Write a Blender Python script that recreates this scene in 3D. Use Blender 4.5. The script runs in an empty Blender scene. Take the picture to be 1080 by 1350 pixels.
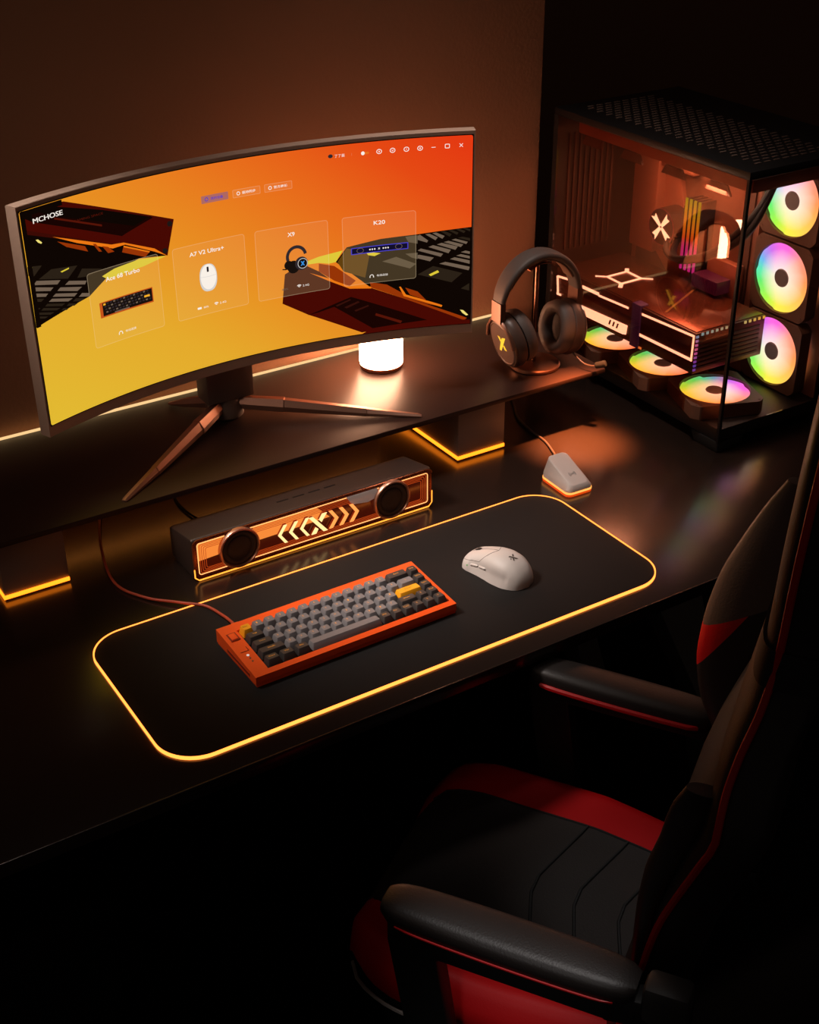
import bpy, bmesh, math, random
from mathutils import Matrix, Vector, Euler
random.seed(7)
PI = math.pi
C = bpy.context.scene.collection
DZ = 0.74            # desk top height above the floor; everything below is written relative to the desk top

# ------------------------------------------------------------------ materials
def lin(c):
    c = c / 255.0
    return c / 12.92 if c <= 0.04045 else ((c + 0.055) / 1.055) ** 2.4
def rgb(r, g, b): return (lin(r), lin(g), lin(b), 1.0)

MATS = {}
def mat(name, col=(20, 20, 20), rough=0.5, metal=0.0, emit=None, es=1.0, bump=0.0, bscale=400.0, spec=0.5, vary=0.0, coat=0.0, sheen=0.0):
    if name in MATS: return MATS[name]
    m = bpy.data.materials.new(name); m.use_nodes = True
    nt = m.node_tree; b = nt.nodes['Principled BSDF']
    b.inputs['Base Color'].default_value = rgb(*col)
    b.inputs['Roughness'].default_value = rough
    b.inputs['Metallic'].default_value = metal
    b.inputs['Specular IOR Level'].default_value = spec
    b.inputs['Coat Weight'].default_value = coat
    b.inputs['Sheen Weight'].default_value = sheen
    if emit:
        b.inputs['Emission Color'].default_value = rgb(*emit)
        b.inputs['Emission Strength'].default_value = es
    tc = nt.nodes.new('ShaderNodeTexCoord')
    nz = nt.nodes.new('ShaderNodeTexNoise'); nz.inputs['Scale'].default_value = bscale; nz.inputs['Detail'].default_value = 3
    nt.links.new(tc.outputs['Object'], nz.inputs['Vector'])
    if bump:
        bp = nt.nodes.new('ShaderNodeBump'); bp.inputs['Strength'].default_value = bump; bp.inputs['Distance'].default_value = 0.0006
        nt.links.new(nz.outputs['Fac'], bp.inputs['Height']); nt.links.new(bp.outputs['Normal'], b.inputs['Normal'])
    # slight procedural roughness variation
    mr = nt.nodes.new('ShaderNodeMapRange'); mr.inputs['To Min'].default_value = max(0, rough - 0.04 - vary); mr.inputs['To Max'].default_value = min(1, rough + 0.04 + vary)
    nt.links.new(nz.outputs['Fac'], mr.inputs['Value']); nt.links.new(mr.outputs['Result'], b.inputs['Roughness'])
    MATS[name] = m
    return m

def emis(name, col, s):
    if name in MATS: return MATS[name]
    m = bpy.data.materials.new(name); m.use_nodes = True
    nt = m.node_tree; nt.nodes.clear()
    e = nt.nodes.new('ShaderNodeEmission'); e.inputs['Color'].default_value = rgb(*col); e.inputs['Strength'].default_value = s
    o = nt.nodes.new('ShaderNodeOutputMaterial'); nt.links.new(e.outputs[0], o.inputs[0])
    MATS[name] = m
    return m

def ramp(nt, stops):
    r = nt.nodes.new('ShaderNodeValToRGB'); els = r.color_ramp.elements
    while len(els) < len(stops): els.new(0.5)
    for e, (p, c) in zip(els, stops): e.position = p; e.color = rgb(*c)
    return r

def glass(name, tint=(150, 130, 120), strength=1.0):
    m = bpy.data.materials.new(name); m.use_nodes = True
    nt = m.node_tree; nt.nodes.clear()
    t = nt.nodes.new('ShaderNodeBsdfTransparent'); t.inputs['Color'].default_value = rgb(*tint)
    g = nt.nodes.new('ShaderNodeBsdfGlossy'); g.inputs['Roughness'].default_value = 0.015; g.inputs['Color'].default_value = (1, 1, 1, 1)
    f = nt.nodes.new('ShaderNodeFresnel')
    ge = nt.nodes.new('ShaderNodeNewGeometry'); mi = nt.nodes.new('ShaderNodeMapRange'); mi.inputs['To Min'].default_value = 1.5; mi.inputs['To Max'].default_value = 1/1.5
    nt.links.new(ge.outputs['Backfacing'], mi.inputs['Value']); nt.links.new(mi.outputs['Result'], f.inputs['IOR'])
    k = nt.nodes.new('ShaderNodeMath'); k.operation = 'MULTIPLY'; k.inputs[1].default_value = strength
    x = nt.nodes.new('ShaderNodeMixShader'); o = nt.nodes.new('ShaderNodeOutputMaterial')
    nt.links.new(f.outputs[0], k.inputs[0]); nt.links.new(k.outputs[0], x.inputs[0])
    nt.links.new(t.outputs[0], x.inputs[1]); nt.links.new(g.outputs[0], x.inputs[2]); nt.links.new(x.outputs[0], o.inputs[0])
    return m

# ------------------------------------------------------------------ mesh builder
class B:
    def __init__(self): self.bm = bmesh.new(); self.mi = 0; self.M = Matrix.Identity(4)
    def _add(self, bm2, M=None):
        for f in bm2.faces: f.material_index = self.mi
        bm2.transform(self.M @ (M or Matrix.Identity(4)))
        me = bpy.data.meshes.new('t'); bm2.to_mesh(me); bm2.free()
        self.bm.from_mesh(me); bpy.data.meshes.remove(me)
        return self
    def mat(self, i): self.mi = i; return self
    def box(self, x0, x1, y0, y1, z0, z1, bev=0, seg=2, M=None):
        b = bmesh.new(); bmesh.ops.create_cube(b, size=1)
        b.transform(Matrix.Translation(((x0+x1)/2, (y0+y1)/2, (z0+z1)/2)) @ Matrix.Diagonal((abs(x1-x0), abs(y1-y0), abs(z1-z0), 1)))
        if bev: bmesh.ops.bevel(b, geom=b.edges[:], offset=bev, segments=seg, profile=0.5, affect='EDGES', clamp_overlap=True)
        return self._add(b, M)
    def prism(self, pts, h0, h1, bev=0, seg=2, axis='z', M=None):
        """polygon pts in a plane extruded; axis z: (x,y); axis x: (y,z); axis y: (x,z)"""
        b = bmesh.new()
        def v3(p, h): return (p[0], p[1], h) if axis == 'z' else ((h, p[0], p[1]) if axis == 'x' else (p[0], h, p[1]))
        lo = [b.verts.new(v3(p, h0)) for p in pts]; hi = [b.verts.new(v3(p, h1)) for p in pts]
        n = len(pts); b.faces.new(lo); b.faces.new(hi)
        for i in range(n): b.faces.new((lo[i], lo[(i+1) % n], hi[(i+1) % n], hi[i]))
        bmesh.ops.recalc_face_normals(b, faces=b.faces[:])
        if bev: bmesh.ops.bevel(b, geom=b.edges[:], offset=bev, segments=seg, profile=0.5, affect='EDGES', clamp_overlap=True)
        return self._add(b, M)
    def cyl(self, p0, p1, r0, r1=None, n=32, bev=0):
        r1 = r0 if r1 is None else r1
        p0, p1 = Vector(p0), Vector(p1); d = p1 - p0
        b = bmesh.new(); bmesh.ops.create_cone(b, cap_ends=True, segments=n, radius1=r0, radius2=r1, depth=d.length)
        if bev:
            ed = [e for e in b.edges if abs(e.verts[0].co.z - e.verts[1].co.z) < 1e-7]
            bmesh.ops.bevel(b, geom=ed, offset=bev, segments=3, profile=0.5, affect='EDGES')
        q = d.to_track_quat('Z', 'Y').to_matrix().to_4x4()
        return self._add(b, Matrix.Translation((p0+p1)/2) @ q)
    def lathe(self, prof, n=48, M=None):
        b = bmesh.new(); rings = []
        for r, z in prof:
            if r < 1e-6: rings.append([b.verts.new((0, 0, z))])
            else: rings.append([b.verts.new((r*math.cos(2*PI*i/n), r*math.sin(2*PI*i/n), z)) for i in range(n)])
        for a, c in zip(rings, rings[1:]):
            if len(a) == 1 and len(c) == 1: continue
            for i in range(n):
                j = (i+1) % n
                if len(a) == 1: b.faces.new((a[0], c[j], c[i]))
                elif len(c) == 1: b.faces.new((a[i], a[j], c[0]))
                else: b.faces.new((a[i], a[j], c[j], c[i]))
        bmesh.ops.recalc_face_normals(b, faces=b.faces[:])
        return self._add(b, M)
    def loft(self, rings, cap=True, closed=False, M=None):
        b = bmesh.new(); R = [[b.verts.new(p) for p in r] for r in rings]; n = len(R[0])
        pairs = list(zip(R, R[1:])) + ([(R[-1], R[0])] if closed else [])
        for a, c in pairs:
            for i in range(n):
                j = (i+1) % n
                try: b.faces.new((a[i], a[j], c[j], c[i]))
                except ValueError: pass
        if cap and not closed:
            b.faces.new(R[0]); b.faces.new(R[-1])
        bmesh.ops.recalc_face_normals(b, faces=b.faces[:])
        return self._add(b, M)
    def tube(self, path, r, n=10, closed=False, M=None, cap=True):
        pts = [Vector(p) for p in path]; rings = []; N = len(pts)
        up = Vector((0, 0, 1)); prev = None
        for i, p in enumerate(pts):
            if closed: t = pts[(i+1) % N] - pts[i-1]
            else: t = pts[min(i+1, N-1)] - pts[max(i-1, 0)]
            t.normalize()
            if prev is None:
                a = t.cross(up)
                if a.length < 1e-3: a = t.cross(Vector((1, 0, 0)))
            else: a = prev - t * prev.dot(t)
            a.normalize(); prev = a; c = t.cross(a)
            rr = r[i] if isinstance(r, (list, tuple)) else r
            rings.append([p + a*rr*math.cos(2*PI*k/n) + c*rr*math.sin(2*PI*k/n) for k in range(n)])
        return self.loft(rings, cap=cap and not closed, closed=closed, M=M)
    def poly(self, pts3, M=None):
        b = bmesh.new(); b.faces.new([b.verts.new(p) for p in pts3])
        bmesh.ops.triangulate(b, faces=b.faces[:])
        return self._add(b, M)
    def text(self, s, w=None, h=None, size=0.01, M=None, ex=0.0, bold=0.0):
        """text centred on the origin, in the XY plane, reading along +X"""
        cu = bpy.data.curves.new('t', 'FONT'); cu.body = s; cu.size = size; cu.align_x = 'CENTER'; cu.align_y = 'CENTER'
        cu.extrude = ex; cu.offset = bold; cu.resolution_u = 3
        ob = bpy.data.objects.new('t', cu); C.objects.link(ob)
        dg = bpy.context.evaluated_depsgraph_get(); me = bpy.data.meshes.new_from_object(ob.evaluated_get(dg))
        bpy.data.objects.remove(ob); bpy.data.curves.remove(cu)
        if len(me.vertices) == 0: bpy.data.meshes.remove(me); return self
        b = bmesh.new(); b.from_mesh(me); bpy.data.meshes.remove(me)
        xs = [v.co.x for v in b.verts]; ys = [v.co.y for v in b.verts]
        cx, cy = (min(xs)+max(xs))/2, (min(ys)+max(ys))/2
        sx = w/(max(xs)-min(xs)) if w else 1.0
        sy = h/(max(ys)-min(ys)) if h else sx
        if not w: sx = sy
        b.transform(Matrix.Diagonal((sx, sy, 1, 1)) @ Matrix.Translation((-cx, -cy, 0)))
        return self._add(b, M)
    def build(self, name, mats, parent=None, loc=None, rot=None, ang=35, sub=0, smooth=True):
        bm = self.bm
        bmesh.ops.remove_doubles(bm, verts=bm.verts[:], dist=1e-6)
        if smooth:
            for f in bm.faces: f.smooth = True
            th = math.radians(ang)
            for e in bm.edges:
                if len(e.link_faces) != 2 or e.calc_face_angle(0) > th: e.smooth = False
        me = bpy.data.meshes.new(name); bm.to_mesh(me); bm.free()
        for m in (mats if isinstance(mats, (list, tuple)) else [mats]): me.materials.append(m)
        o = bpy.data.objects.new(name, me); C.objects.link(o)
        if parent: o.parent = parent
        if loc: o.location = loc
        if rot: o.rotation_euler = rot
        if sub:
            md = o.modifiers.new('Subdivision', 'SUBSURF'); md.levels = sub; md.render_levels = sub
        return o

def thing(name, label, cat, loc=(0, 0, 0), rz=0, group=None):
    o = bpy.data.objects.new(name, None); C.objects.link(o); o.empty_display_size = 0.02
    o.location = loc; o.rotation_euler = (0, 0, rz); o['label'] = label; o['category'] = cat
    if group: o['group'] = group
    return o
def tag(o, label, cat, group=None):
    o['label'] = label; o['category'] = cat
    if group: o['group'] = group
    return o
def struct(o): o['kind'] = 'structure'; return o

def rrect(x0, x1, y0, y1, r, n=6):
    pts = []
    for cx, cy, a in ((x1-r, y0+r, -PI/2), (x1-r, y1-r, 0), (x0+r, y1-r, PI/2), (x0+r, y0+r, PI)):
        for k in range(n+1):
            t = a + PI/2*k/n; pts.append((cx + r*math.cos(t), cy + r*math.sin(t)))
    return pts
def catmull(P, per=8, closed=False):
    P = [Vector(p) for p in P]; out = []; n = len(P)
    rng = range(n) if closed else range(n-1)
    for i in rng:
        if closed: a, b, c, d = P[i-1], P[i], P[(i+1) % n], P[(i+2) % n]
        else: a, b, c, d = P[max(i-1, 0)], P[i], P[i+1], P[min(i+2, n-1)]
        for k in range(per):
            t = k/per
            out.append(0.5*((2*b) + (c-a)*t + (2*a-5*b+4*c-d)*t*t + (3*b-a-3*c+d)*t**3))
    if not closed: out.append(P[-1])
    return out
def interp(tab, z):       # monotone cubic through the table
    if z <= tab[0][0]: return tab[0][1]
    if z >= tab[-1][0]: return tab[-1][1]
    n = len(tab); d = [(tab[i+1][1]-tab[i][1])/(tab[i+1][0]-tab[i][0]) for i in range(n-1)]
    def tang(i):
        if i == 0: return d[0]
        if i == n-1: return d[-1]
        a, b = d[i-1], d[i]
        return 0.0 if a*b <= 0 else 2*a*b/(a+b)
    for i in range(n-1):
        if z <= tab[i+1][0]:
            h = tab[i+1][0]-tab[i][0]; t = (z-tab[i][0])/h; m0, m1 = tang(i)*h, tang(i+1)*h
            return (2*t**3-3*t*t+1)*tab[i][1] + (t**3-2*t*t+t)*m0 + (-2*t**3+3*t*t)*tab[i+1][1] + (t**3-t*t)*m1

# common materials
M_desk = mat('desk_laminate', (40, 29, 24), 0.21, bump=0.03, bscale=900, spec=0.85, vary=0.03)
M_edge = mat('desk_edge', (30, 27, 26), 0.35)
M_riser = mat('riser_laminate', (46, 29, 24), 0.40, bump=0.06, bscale=1200, spec=0.28)
M_blackp = mat('black_plastic', (22, 21, 21), 0.45)
M_blackm = mat('black_metal', (30, 28, 27), 0.38, metal=0.6)
M_rubber = mat('rubber', (12, 12, 12), 0.8)
M_led = emis('amber_led', (255, 137, 56), 3.0)
M_led_box = emis('amber_led_box', (255, 128, 24), 3.0)
SCREEN_SHAPES = [
 ("blk", [(-0.3708,0.3345),(-0.2982,0.33),(-0.1205,0.2639),(-0.1367,0.212),(-0.1851,0.2188),(-0.2404,0.2062),(-0.2759,0.1859),(-0.3738,0.1694)]),
 ("red", [(-0.3318,0.3319),(-0.2982,0.33),(-0.1205,0.2639),(-0.1367,0.212),(-0.1576,0.2264),(-0.2079,0.2478),(-0.229,0.2484),(-0.2966,0.276),(-0.3687,0.3043),(-0.3711,0.3262),(-0.3533,0.3151),(-0.2091,0.2584),(-0.1571,0.2752),(-0.237,0.3034)]),
 ("dkred", [(-0.3729,0.3097),(-0.2286,0.2517),(-0.2078,0.2489),(-0.229,0.2484),(-0.3193,0.2832),(-0.369,0.3022)]),
 ("dark", [(-0.3528,0.332),(-0.3216,0.3154),(-0.1868,0.2681),(-0.1595,0.2769),(-0.1547,0.2735),(-0.2091,0.2588),(-0.3532,0.3161)]),
 ("dkred2", [(-0.3169,0.312),(-0.24,0.2829),(-0.2404,0.2801),(-0.3174,0.3095)]),
 ("orange", [(-0.324,0.2867),(-0.2287,0.2506),(-0.2078,0.2484),(-0.1575,0.2275),(-0.1368,0.2113),(-0.158,0.2229),(-0.2056,0.2449),(-0.2269,0.2444),(-0.2847,0.2673)]),
 ("dorange", [(-0.3175,0.2783),(-0.2726,0.2596),(-0.2686,0.2507),(-0.3034,0.2667)]),
 ("dorange", [(-0.2593,0.2595),(-0.2542,0.2582),(-0.2455,0.2446),(-0.2507,0.2459)]),
 ("dorange", [(-0.2444,0.2523),(-0.2343,0.2486),(-0.225,0.2393),(-0.2356,0.2397)]),
 ("dorange", [(-0.2085,0.2433),(-0.1658,0.2247),(-0.1745,0.2186),(-0.2123,0.235)]),
 ("orange", [(-0.2084,0.244),(-0.1657,0.2252),(-0.1672,0.2237),(-0.2087,0.2417)]),
 ("yel", [(-0.2284,0.2147),(-0.1852,0.2177),(-0.1394,0.2119),(-0.1788,0.2054),(-0.241,0.2017),(-0.2507,0.209)]),
 ("oval", [(-0.3527,0.2901),(-0.3487,0.2897),(-0.3426,0.2837),(-0.3447,0.2825),(-0.3495,0.2856)]),
 ("grk", [(-0.3343,0.2431),(-0.2897,0.236),(-0.3082,0.2219),(-0.3574,0.2354)]),
 ("grk", [(-0.2827,0.2294),(-0.2491,0.2202),(-0.274,0.2155),(-0.2925,0.2185)]),
 ("grk", [(-0.3735,0.258),(-0.3488,0.2529),(-0.3643,0.242),(-0.3746,0.2451)]),
 ("yel", [(-0.3194,0.2354),(-0.3043,0.2371),(-0.3046,0.2352),(-0.317,0.2335)]),
 ("yel", [(-0.3713,0.2552),(-0.3646,0.2547),(-0.3721,0.251)]),
 ("grl", [(-0.3616,0.2345),(-0.3215,0.2235),(-0.3276,0.2192),(-0.3679,0.2302)]),
 ("grl", [(-0.3074,0.2183),(-0.2776,0.2101),(-0.281,0.2055),(-0.3148,0.2147)]),
 ("grl", [(-0.3697,0.2277),(-0.3349,0.2169),(-0.3409,0.2135),(-0.3734,0.223)]),
 ("grl", [(-0.3232,0.2134),(-0.2868,0.2035),(-0.2955,0.1998),(-0.3292,0.21)]),
 ("grl", [(-0.3739,0.22),(-0.3454,0.2111),(-0.3501,0.208),(-0.3723,0.2143)]),
 ("grl", [(-0.3325,0.2071),(-0.296,0.1969),(-0.302,0.1936),(-0.3384,0.2043)]),
 ("grl", [(-0.2882,0.1946),(-0.2764,0.1912),(-0.2772,0.1862),(-0.2942,0.1908)]),
 ("grk", [(-0.3714,0.2118),(-0.3532,0.206),(-0.3592,0.2034),(-0.3709,0.2071)]),
 ("grl", [(-0.3402,0.2019),(-0.305,0.1918),(-0.3135,0.1897),(-0.3462,0.1993)]),
 ("grk", [(-0.2998,0.1902),(-0.2841,0.1855),(-0.2927,0.1834),(-0.3057,0.1873)]),
 ("grk", [(-0.3493,0.1973),(-0.3192,0.1885),(-0.3251,0.1864),(-0.3539,0.1949)]),
 ("grk", [(-0.3127,0.1865),(-0.2984,0.1821),(-0.3041,0.1803),(-0.3173,0.184)]),
 ("grk", [(-0.3725,0.1986),(-0.3621,0.1952),(-0.3681,0.1926),(-0.3728,0.1942)]),
 ("grk", [(-0.3569,0.1935),(-0.3282,0.1844),(-0.3353,0.1832),(-0.3614,0.1912)]),
 ("grk", [(-0.323,0.1827),(-0.3138,0.1799),(-0.3182,0.1782),(-0.3274,0.1807)]),
 ("grk", [(-0.3659,0.1896),(-0.3397,0.1818),(-0.3468,0.1804),(-0.3704,0.1877)]),
 ("grk", [(-0.3721,0.186),(-0.3512,0.1791),(-0.3569,0.1782),(-0.3727,0.1828)]),
 ("bolt", [(-0.1311,0.2627),(-0.1259,0.2627),(-0.1237,0.2588),(-0.126,0.2546),(-0.1312,0.255),(-0.1328,0.2591)]),
 ("bolt", [(-0.1447,0.2234),(-0.1393,0.2245),(-0.1358,0.2201),(-0.139,0.2156),(-0.1441,0.2173)]),
 ("blk", [(0.1459,0.1482),(0.165,0.1701),(0.2223,0.1773),(0.2843,0.1791),(0.3739,0.1854),(0.3767,0.0248),(0.3688,0.0225),(0.2024,0.0986)]),
 ("red", [(0.0586,0.1415),(0.0883,0.1544),(0.1165,0.137),(0.1447,0.1132),(0.1681,0.1014),(0.205,0.0964),(0.3701,0.0224),(0.2838,0.0241),(0.1873,0.0209),(0.0948,0.0671),(0.0518,0.0936)]),
 ("dark", [(0.0934,0.066),(0.1137,0.0705),(0.1703,0.0857),(0.3051,0.0276),(0.2624,0.0195),(0.2142,0.0199),(0.1406,0.0728),(0.1136,0.0678)]),
 ("grk2", [(0.1433,0.075),(0.1676,0.0821),(0.1702,0.0803),(0.1459,0.0725)]),
 ("grk2", [(0.1578,0.0696),(0.182,0.0768),(0.1846,0.0743),(0.1618,0.0668)]),
 ("grk2", [(0.175,0.0617),(0.1991,0.0677),(0.2004,0.0654),(0.1776,0.0591)]),
 ("dkred2", [(0.2121,0.0517),(0.2572,0.0325),(0.2545,0.0287),(0.2107,0.0478)]),
 ("yel", [(0.075,0.1515),(0.1176,0.1613),(0.1583,0.1658),(0.1459,0.1482),(0.1341,0.1473),(0.1171,0.1511)]),
 ("orange", [(0.1007,0.137),(0.1331,0.1228),(0.1682,0.1038),(0.2051,0.0988),(0.205,0.0956),(0.1681,0.1001),(0.1317,0.1191)]),
 ("dorange", [(0.1171,0.1499),(0.1431,0.1421),(0.179,0.1123),(0.1682,0.1045),(0.1422,0.1175),(0.1165,0.137)]),
 ("dorange", [(0.2026,0.1066),(0.2315,0.0991),(0.2629,0.0782),(0.3209,0.0564),(0.3262,0.0511),(0.2998,0.0583),(0.2602,0.0744),(0.3687,0.0281),(0.3635,0.0243),(0.205,0.097)]),
 ("orange", [(0.2525,0.0927),(0.2551,0.093),(0.2642,0.0781),(0.3262,0.0538),(0.3249,0.0506),(0.2602,0.0758)]),
 ("dorange", [(0.263,0.0903),(0.284,0.0815),(0.2998,0.0637),(0.2708,0.0774)]),
 ("oval", [(0.3566,0.0433),(0.3619,0.0424),(0.3707,0.0335),(0.3673,0.0323),(0.3607,0.0375)]),
 ("grk", [(0.2841,0.1109),(0.3101,0.1233),(0.3597,0.1077),(0.3416,0.0928)]),
 ("yel", [(0.3029,0.1093),(0.318,0.1155),(0.3206,0.1118),(0.3063,0.1063)]),
 ("grk", [(0.3574,0.0809),(0.3742,0.0907),(0.3745,0.0758)]),
 ("grl", [(0.3205,0.1265),(0.3309,0.1289),(0.3725,0.1177),(0.37,0.1119)]),
 ("grl", [(0.3386,0.1331),(0.3463,0.1357),(0.3736,0.1283),(0.3737,0.1224)]),
 ("grl", [(0.3489,0.1382),(0.3566,0.1404),(0.3735,0.1357),(0.3735,0.1314)]),
 ("grl", [(0.3566,0.1438),(0.3643,0.146),(0.3733,0.1436),(0.3734,0.1394)]),
 ("grl", [(0.2842,0.144),(0.2867,0.1445),(0.3114,0.1377),(0.3049,0.1319),(0.2841,0.1387)]),
 ("grl", [(0.2842,0.1518),(0.2894,0.1548),(0.3269,0.1431),(0.323,0.1382)]),
 ("grl", [(0.3023,0.1563),(0.31,0.1588),(0.3398,0.1488),(0.3359,0.1433)]),
 ("grl", [(0.3165,0.1596),(0.3242,0.1617),(0.3513,0.1538),(0.3475,0.1483)]),
 ("grl", [(0.328,0.1627),(0.3357,0.1643),(0.3603,0.1567),(0.3565,0.1525)]),
 ("grl", [(0.3409,0.1657),(0.3473,0.1672),(0.3679,0.1607),(0.3654,0.1572)]),
 ("grk", [(0.3511,0.1685),(0.3588,0.1698),(0.3729,0.1664),(0.3717,0.1621)]),
 ("grl", [(0.2842,0.177),(0.2881,0.1782),(0.3018,0.1673),(0.2997,0.1641),(0.2842,0.17)]),
 ("grl", [(0.2971,0.178),(0.3035,0.1788),(0.3177,0.1713),(0.3139,0.1669)]),
 ("grl", [(0.3087,0.1792),(0.3151,0.1797),(0.3293,0.173),(0.3254,0.1686)]),
 ("grk", [(0.3228,0.1807),(0.3292,0.1813),(0.3408,0.1754),(0.3377,0.1712)]),
 ("grk", [(0.3356,0.1817),(0.3407,0.1826),(0.3523,0.1772),(0.3498,0.1738)]),
 ("grk", [(0.3471,0.1833),(0.3522,0.184),(0.3638,0.1792),(0.3613,0.1757)]),
 ("grk", [(0.3586,0.1841),(0.3637,0.1849),(0.3727,0.1813),(0.3714,0.1782)]),
 ("grb", [(0.2242,0.1395),(0.2478,0.1448),(0.2815,0.1297),(0.271,0.1228)]),
 ("grb", [(0.2634,0.1485),(0.2842,0.1484),(0.2841,0.1374),(0.2738,0.141)]),
 ("grb", [(0.2636,0.177),(0.2842,0.1778),(0.2842,0.1635),(0.2687,0.1675)]),
 ("dyel", [(0.1649,0.1688),(0.2037,0.1562),(0.1949,0.1155),(0.1585,0.1308),(0.1485,0.1478)]),
 ("yel", [(0.1959,0.1597),(0.2219,0.1536),(0.2114,0.1501),(0.201,0.1527)]),
]
# ------------------------------------------------------------------ room
def make_wall_mat():
    m = mat('wall_plaster', (150, 108, 82), 0.9, bump=1.0, bscale=150, spec=0.2)
    return m
M_wall = make_wall_mat()
WY = 0.785
b = B(); b.box(-3.0, 1.128, WY, WY+0.10, -DZ, 1.75); struct(b.build('wall_back', M_wall))
b = B(); b.box(1.015, 1.128, WY+0.10, 1.60, -DZ, 1.75); struct(b.build('wall_return', M_wall))
b = B(); b.box(1.015, 3.4, 1.60, 1.70, -DZ, 1.75); struct(b.build('wall_alcove', M_wall))
b = B(); b.box(3.4, 3.5, -3.0, 1.70, -DZ, 1.75); struct(b.build('wall_right', M_wall))
M_floor = mat('floor_carpet', (26, 20, 17), 0.95, bump=0.8, bscale=500, spec=0.1)
b = B(); b.box(-3.0, 3.5, -3.0, 1.70, -DZ-0.05, -DZ); struct(b.build('floor', M_floor))

# ------------------------------------------------------------------ desk
dk = thing('desk', 'long black desk with a thin top and slanted metal legs', 'desk', (0, 0, -DZ))
b = B(); b.prism([(-1.15, -0.039), (1.62, -0.039), (1.62, WY-0.004), (-1.15, WY-0.004)], DZ-0.023, DZ, bev=0.0016, seg=2)
b.build('desk_top', M_desk, dk)
b = B(); b.tube([(-1.15+2.77*i/40, -0.0392, DZ-0.0012) for i in range(41)], 0.0011, n=12); b.build('highlight_strip', mat('highlight_strip', (120, 110, 104), 0.22, metal=0.9), dk)  # thin metal tube added along the front edge to catch a highlight
M_leg = mat('leg_grey', (130, 124, 118), 0.5, metal=0.2)
for sg, xb in ((-1, 0.0), (1, 0.0)):
    for y0, y1 in ((0.17, 0.23), (0.56, 0.62)):
        P = [(0.86, -0.0245), (1.000, -0.0245), (1.130, -0.47), (1.215, -0.733), (1.150, -0.733), (1.085, -0.47)]
        P = [((x if sg > 0 else 0.30-x), z+DZ) for x, z in P]
        b = B(); b.prism(P, y0, y1, axis='y', bev=0.003); b.build('leg', M_leg, dk)
    xf = 1.18 if sg > 0 else -0.88
    b = B(); b.box(xf-0.06, xf+0.06, 0.10, 0.68, 0.0, 0.012, bev=0.004); b.build('foot_rail', M_blackm, dk)
b = B(); b.box(-0.62, 0.92, 0.575, 0.605, DZ-0.085, DZ-0.0245, bev=0.003); b.build('crossbar', M_blackm, dk)

# ------------------------------------------------------------------ riser shelf
rs = thing('monitor_shelf', 'dark raised shelf on two block feet edged with amber light', 'shelf')
b = B(); b.box(-1.10, 1.043, 0.4544, 0.7677, 0.101, 0.110, bev=0.0012); b.build('shelf_board', M_riser, rs)
b = B(); b.box(-1.05, 1.040, 0.7679, 0.7720, 0.1030, 0.1125); b.build('led_or_fill_strip', emis('wall_led', (240, 196, 136), 1.15), rs)
b = B(); b.box(-1.05, 1.035, 0.7500, 0.7560, 0.0990, 0.1010); b.build('led_or_fill_strip', emis('under_fill', (255, 150, 60), 4.5), rs)  # hidden strip added to brighten the desk under the shelf
M_block = mat('shelf_block', (140, 122, 114), 0.42, bump=0.1)
for bx in (-0.0559, 0.7415):
    b = B(); b.box(bx, bx+0.098, 0.4764, 0.745, 0.0, 0.1005, bev=0.0015); k = b.build('block_foot', M_block, rs)
    b = B(); b.box(bx-0.0018, bx+0.0975, 0.4744, 0.4764, 0.0032, 0.0090); b.box(bx-0.0020, bx, 0.4744, 0.75, 0.0032, 0.0090)
    b.build('light_edge', M_led_box, k)

# ------------------------------------------------------------------ lit desk pad
pd = thing('desk_pad', 'large black desk pad with rounded corners and a glowing amber edge', 'desk pad')
PW, PD = 0.8012, 0.3112
b = B(); b.prism(rrect(0, PW, 0, PD, 0.055, 14), 0.0, 0.004, bev=0.0008, seg=2)
b.build('pad_surface', mat('pad_cloth', (15, 10, 8), 0.72, bump=0.5, bscale=1500, sheen=0.03, spec=0.3), pd)
b = B(); o1 = rrect(-0.0020, PW+0.0020, -0.0020, PD+0.0020, 0.0570, 14); o2 = rrect(-0.0002, PW+0.0002, -0.0002, PD+0.0002, 0.0552, 14)
b.loft([[(x, y, 0.0004) for x, y in o1], [(x, y, 0.0044) for x, y in o1], [(x, y, 0.0048) for x, y in o2], [(x, y, 0.0004) for x, y in o2]], closed=True, cap=False)
b.build('light_edge', M_led, pd)

# ------------------------------------------------------------------ keyboard
kb = thing('keyboard', 'compact mechanical keyboard in an orange case with dark keys', 'keyboard', (0.1569, 0.0876, 0.004), 0.0071)
M_or = mat('orange_case', (255, 92, 28), 0.42, bump=0.05, bscale=1500, emit=None)
M_or2 = mat('orange_detail', (150, 40, 10), 0.5)
L_, D_ = 0.320, 0.119
h0, h1 = 0.0165, 0.0245
def kz(y): return h0 + (h1-h0)*y/D_
U_ = (L_-0.0245-0.0065)/16
X0_, Y0_ = 0.0245, 0.0110
b = B()
# case: rim frame around the key well, sloped
Xi0, Xi1, Yi0, Yi1 = X0_-0.001, X0_+16*U_+0.001, Y0_-0.001, Y0_+5*U_+0.001
b.prism([(0.0, 0.0), (D_, 0.0), (D_, 0.008), (0, 0.008)], 0.0008, L_-0.0008, axis='x', bev=0.001)
def rim(x0, x1, y0, y1):
    b.prism([(y0, 0.004), (y1, 0.004), (y1, kz(y1)), (y0, kz(y0))], x0, x1, axis='x')
rim(0, Xi0, 0, D_); rim(Xi1, L_, 0, D_); rim(Xi0, Xi1, 0, Yi0); rim(Xi0, Xi1, Yi1, D_)
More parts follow.
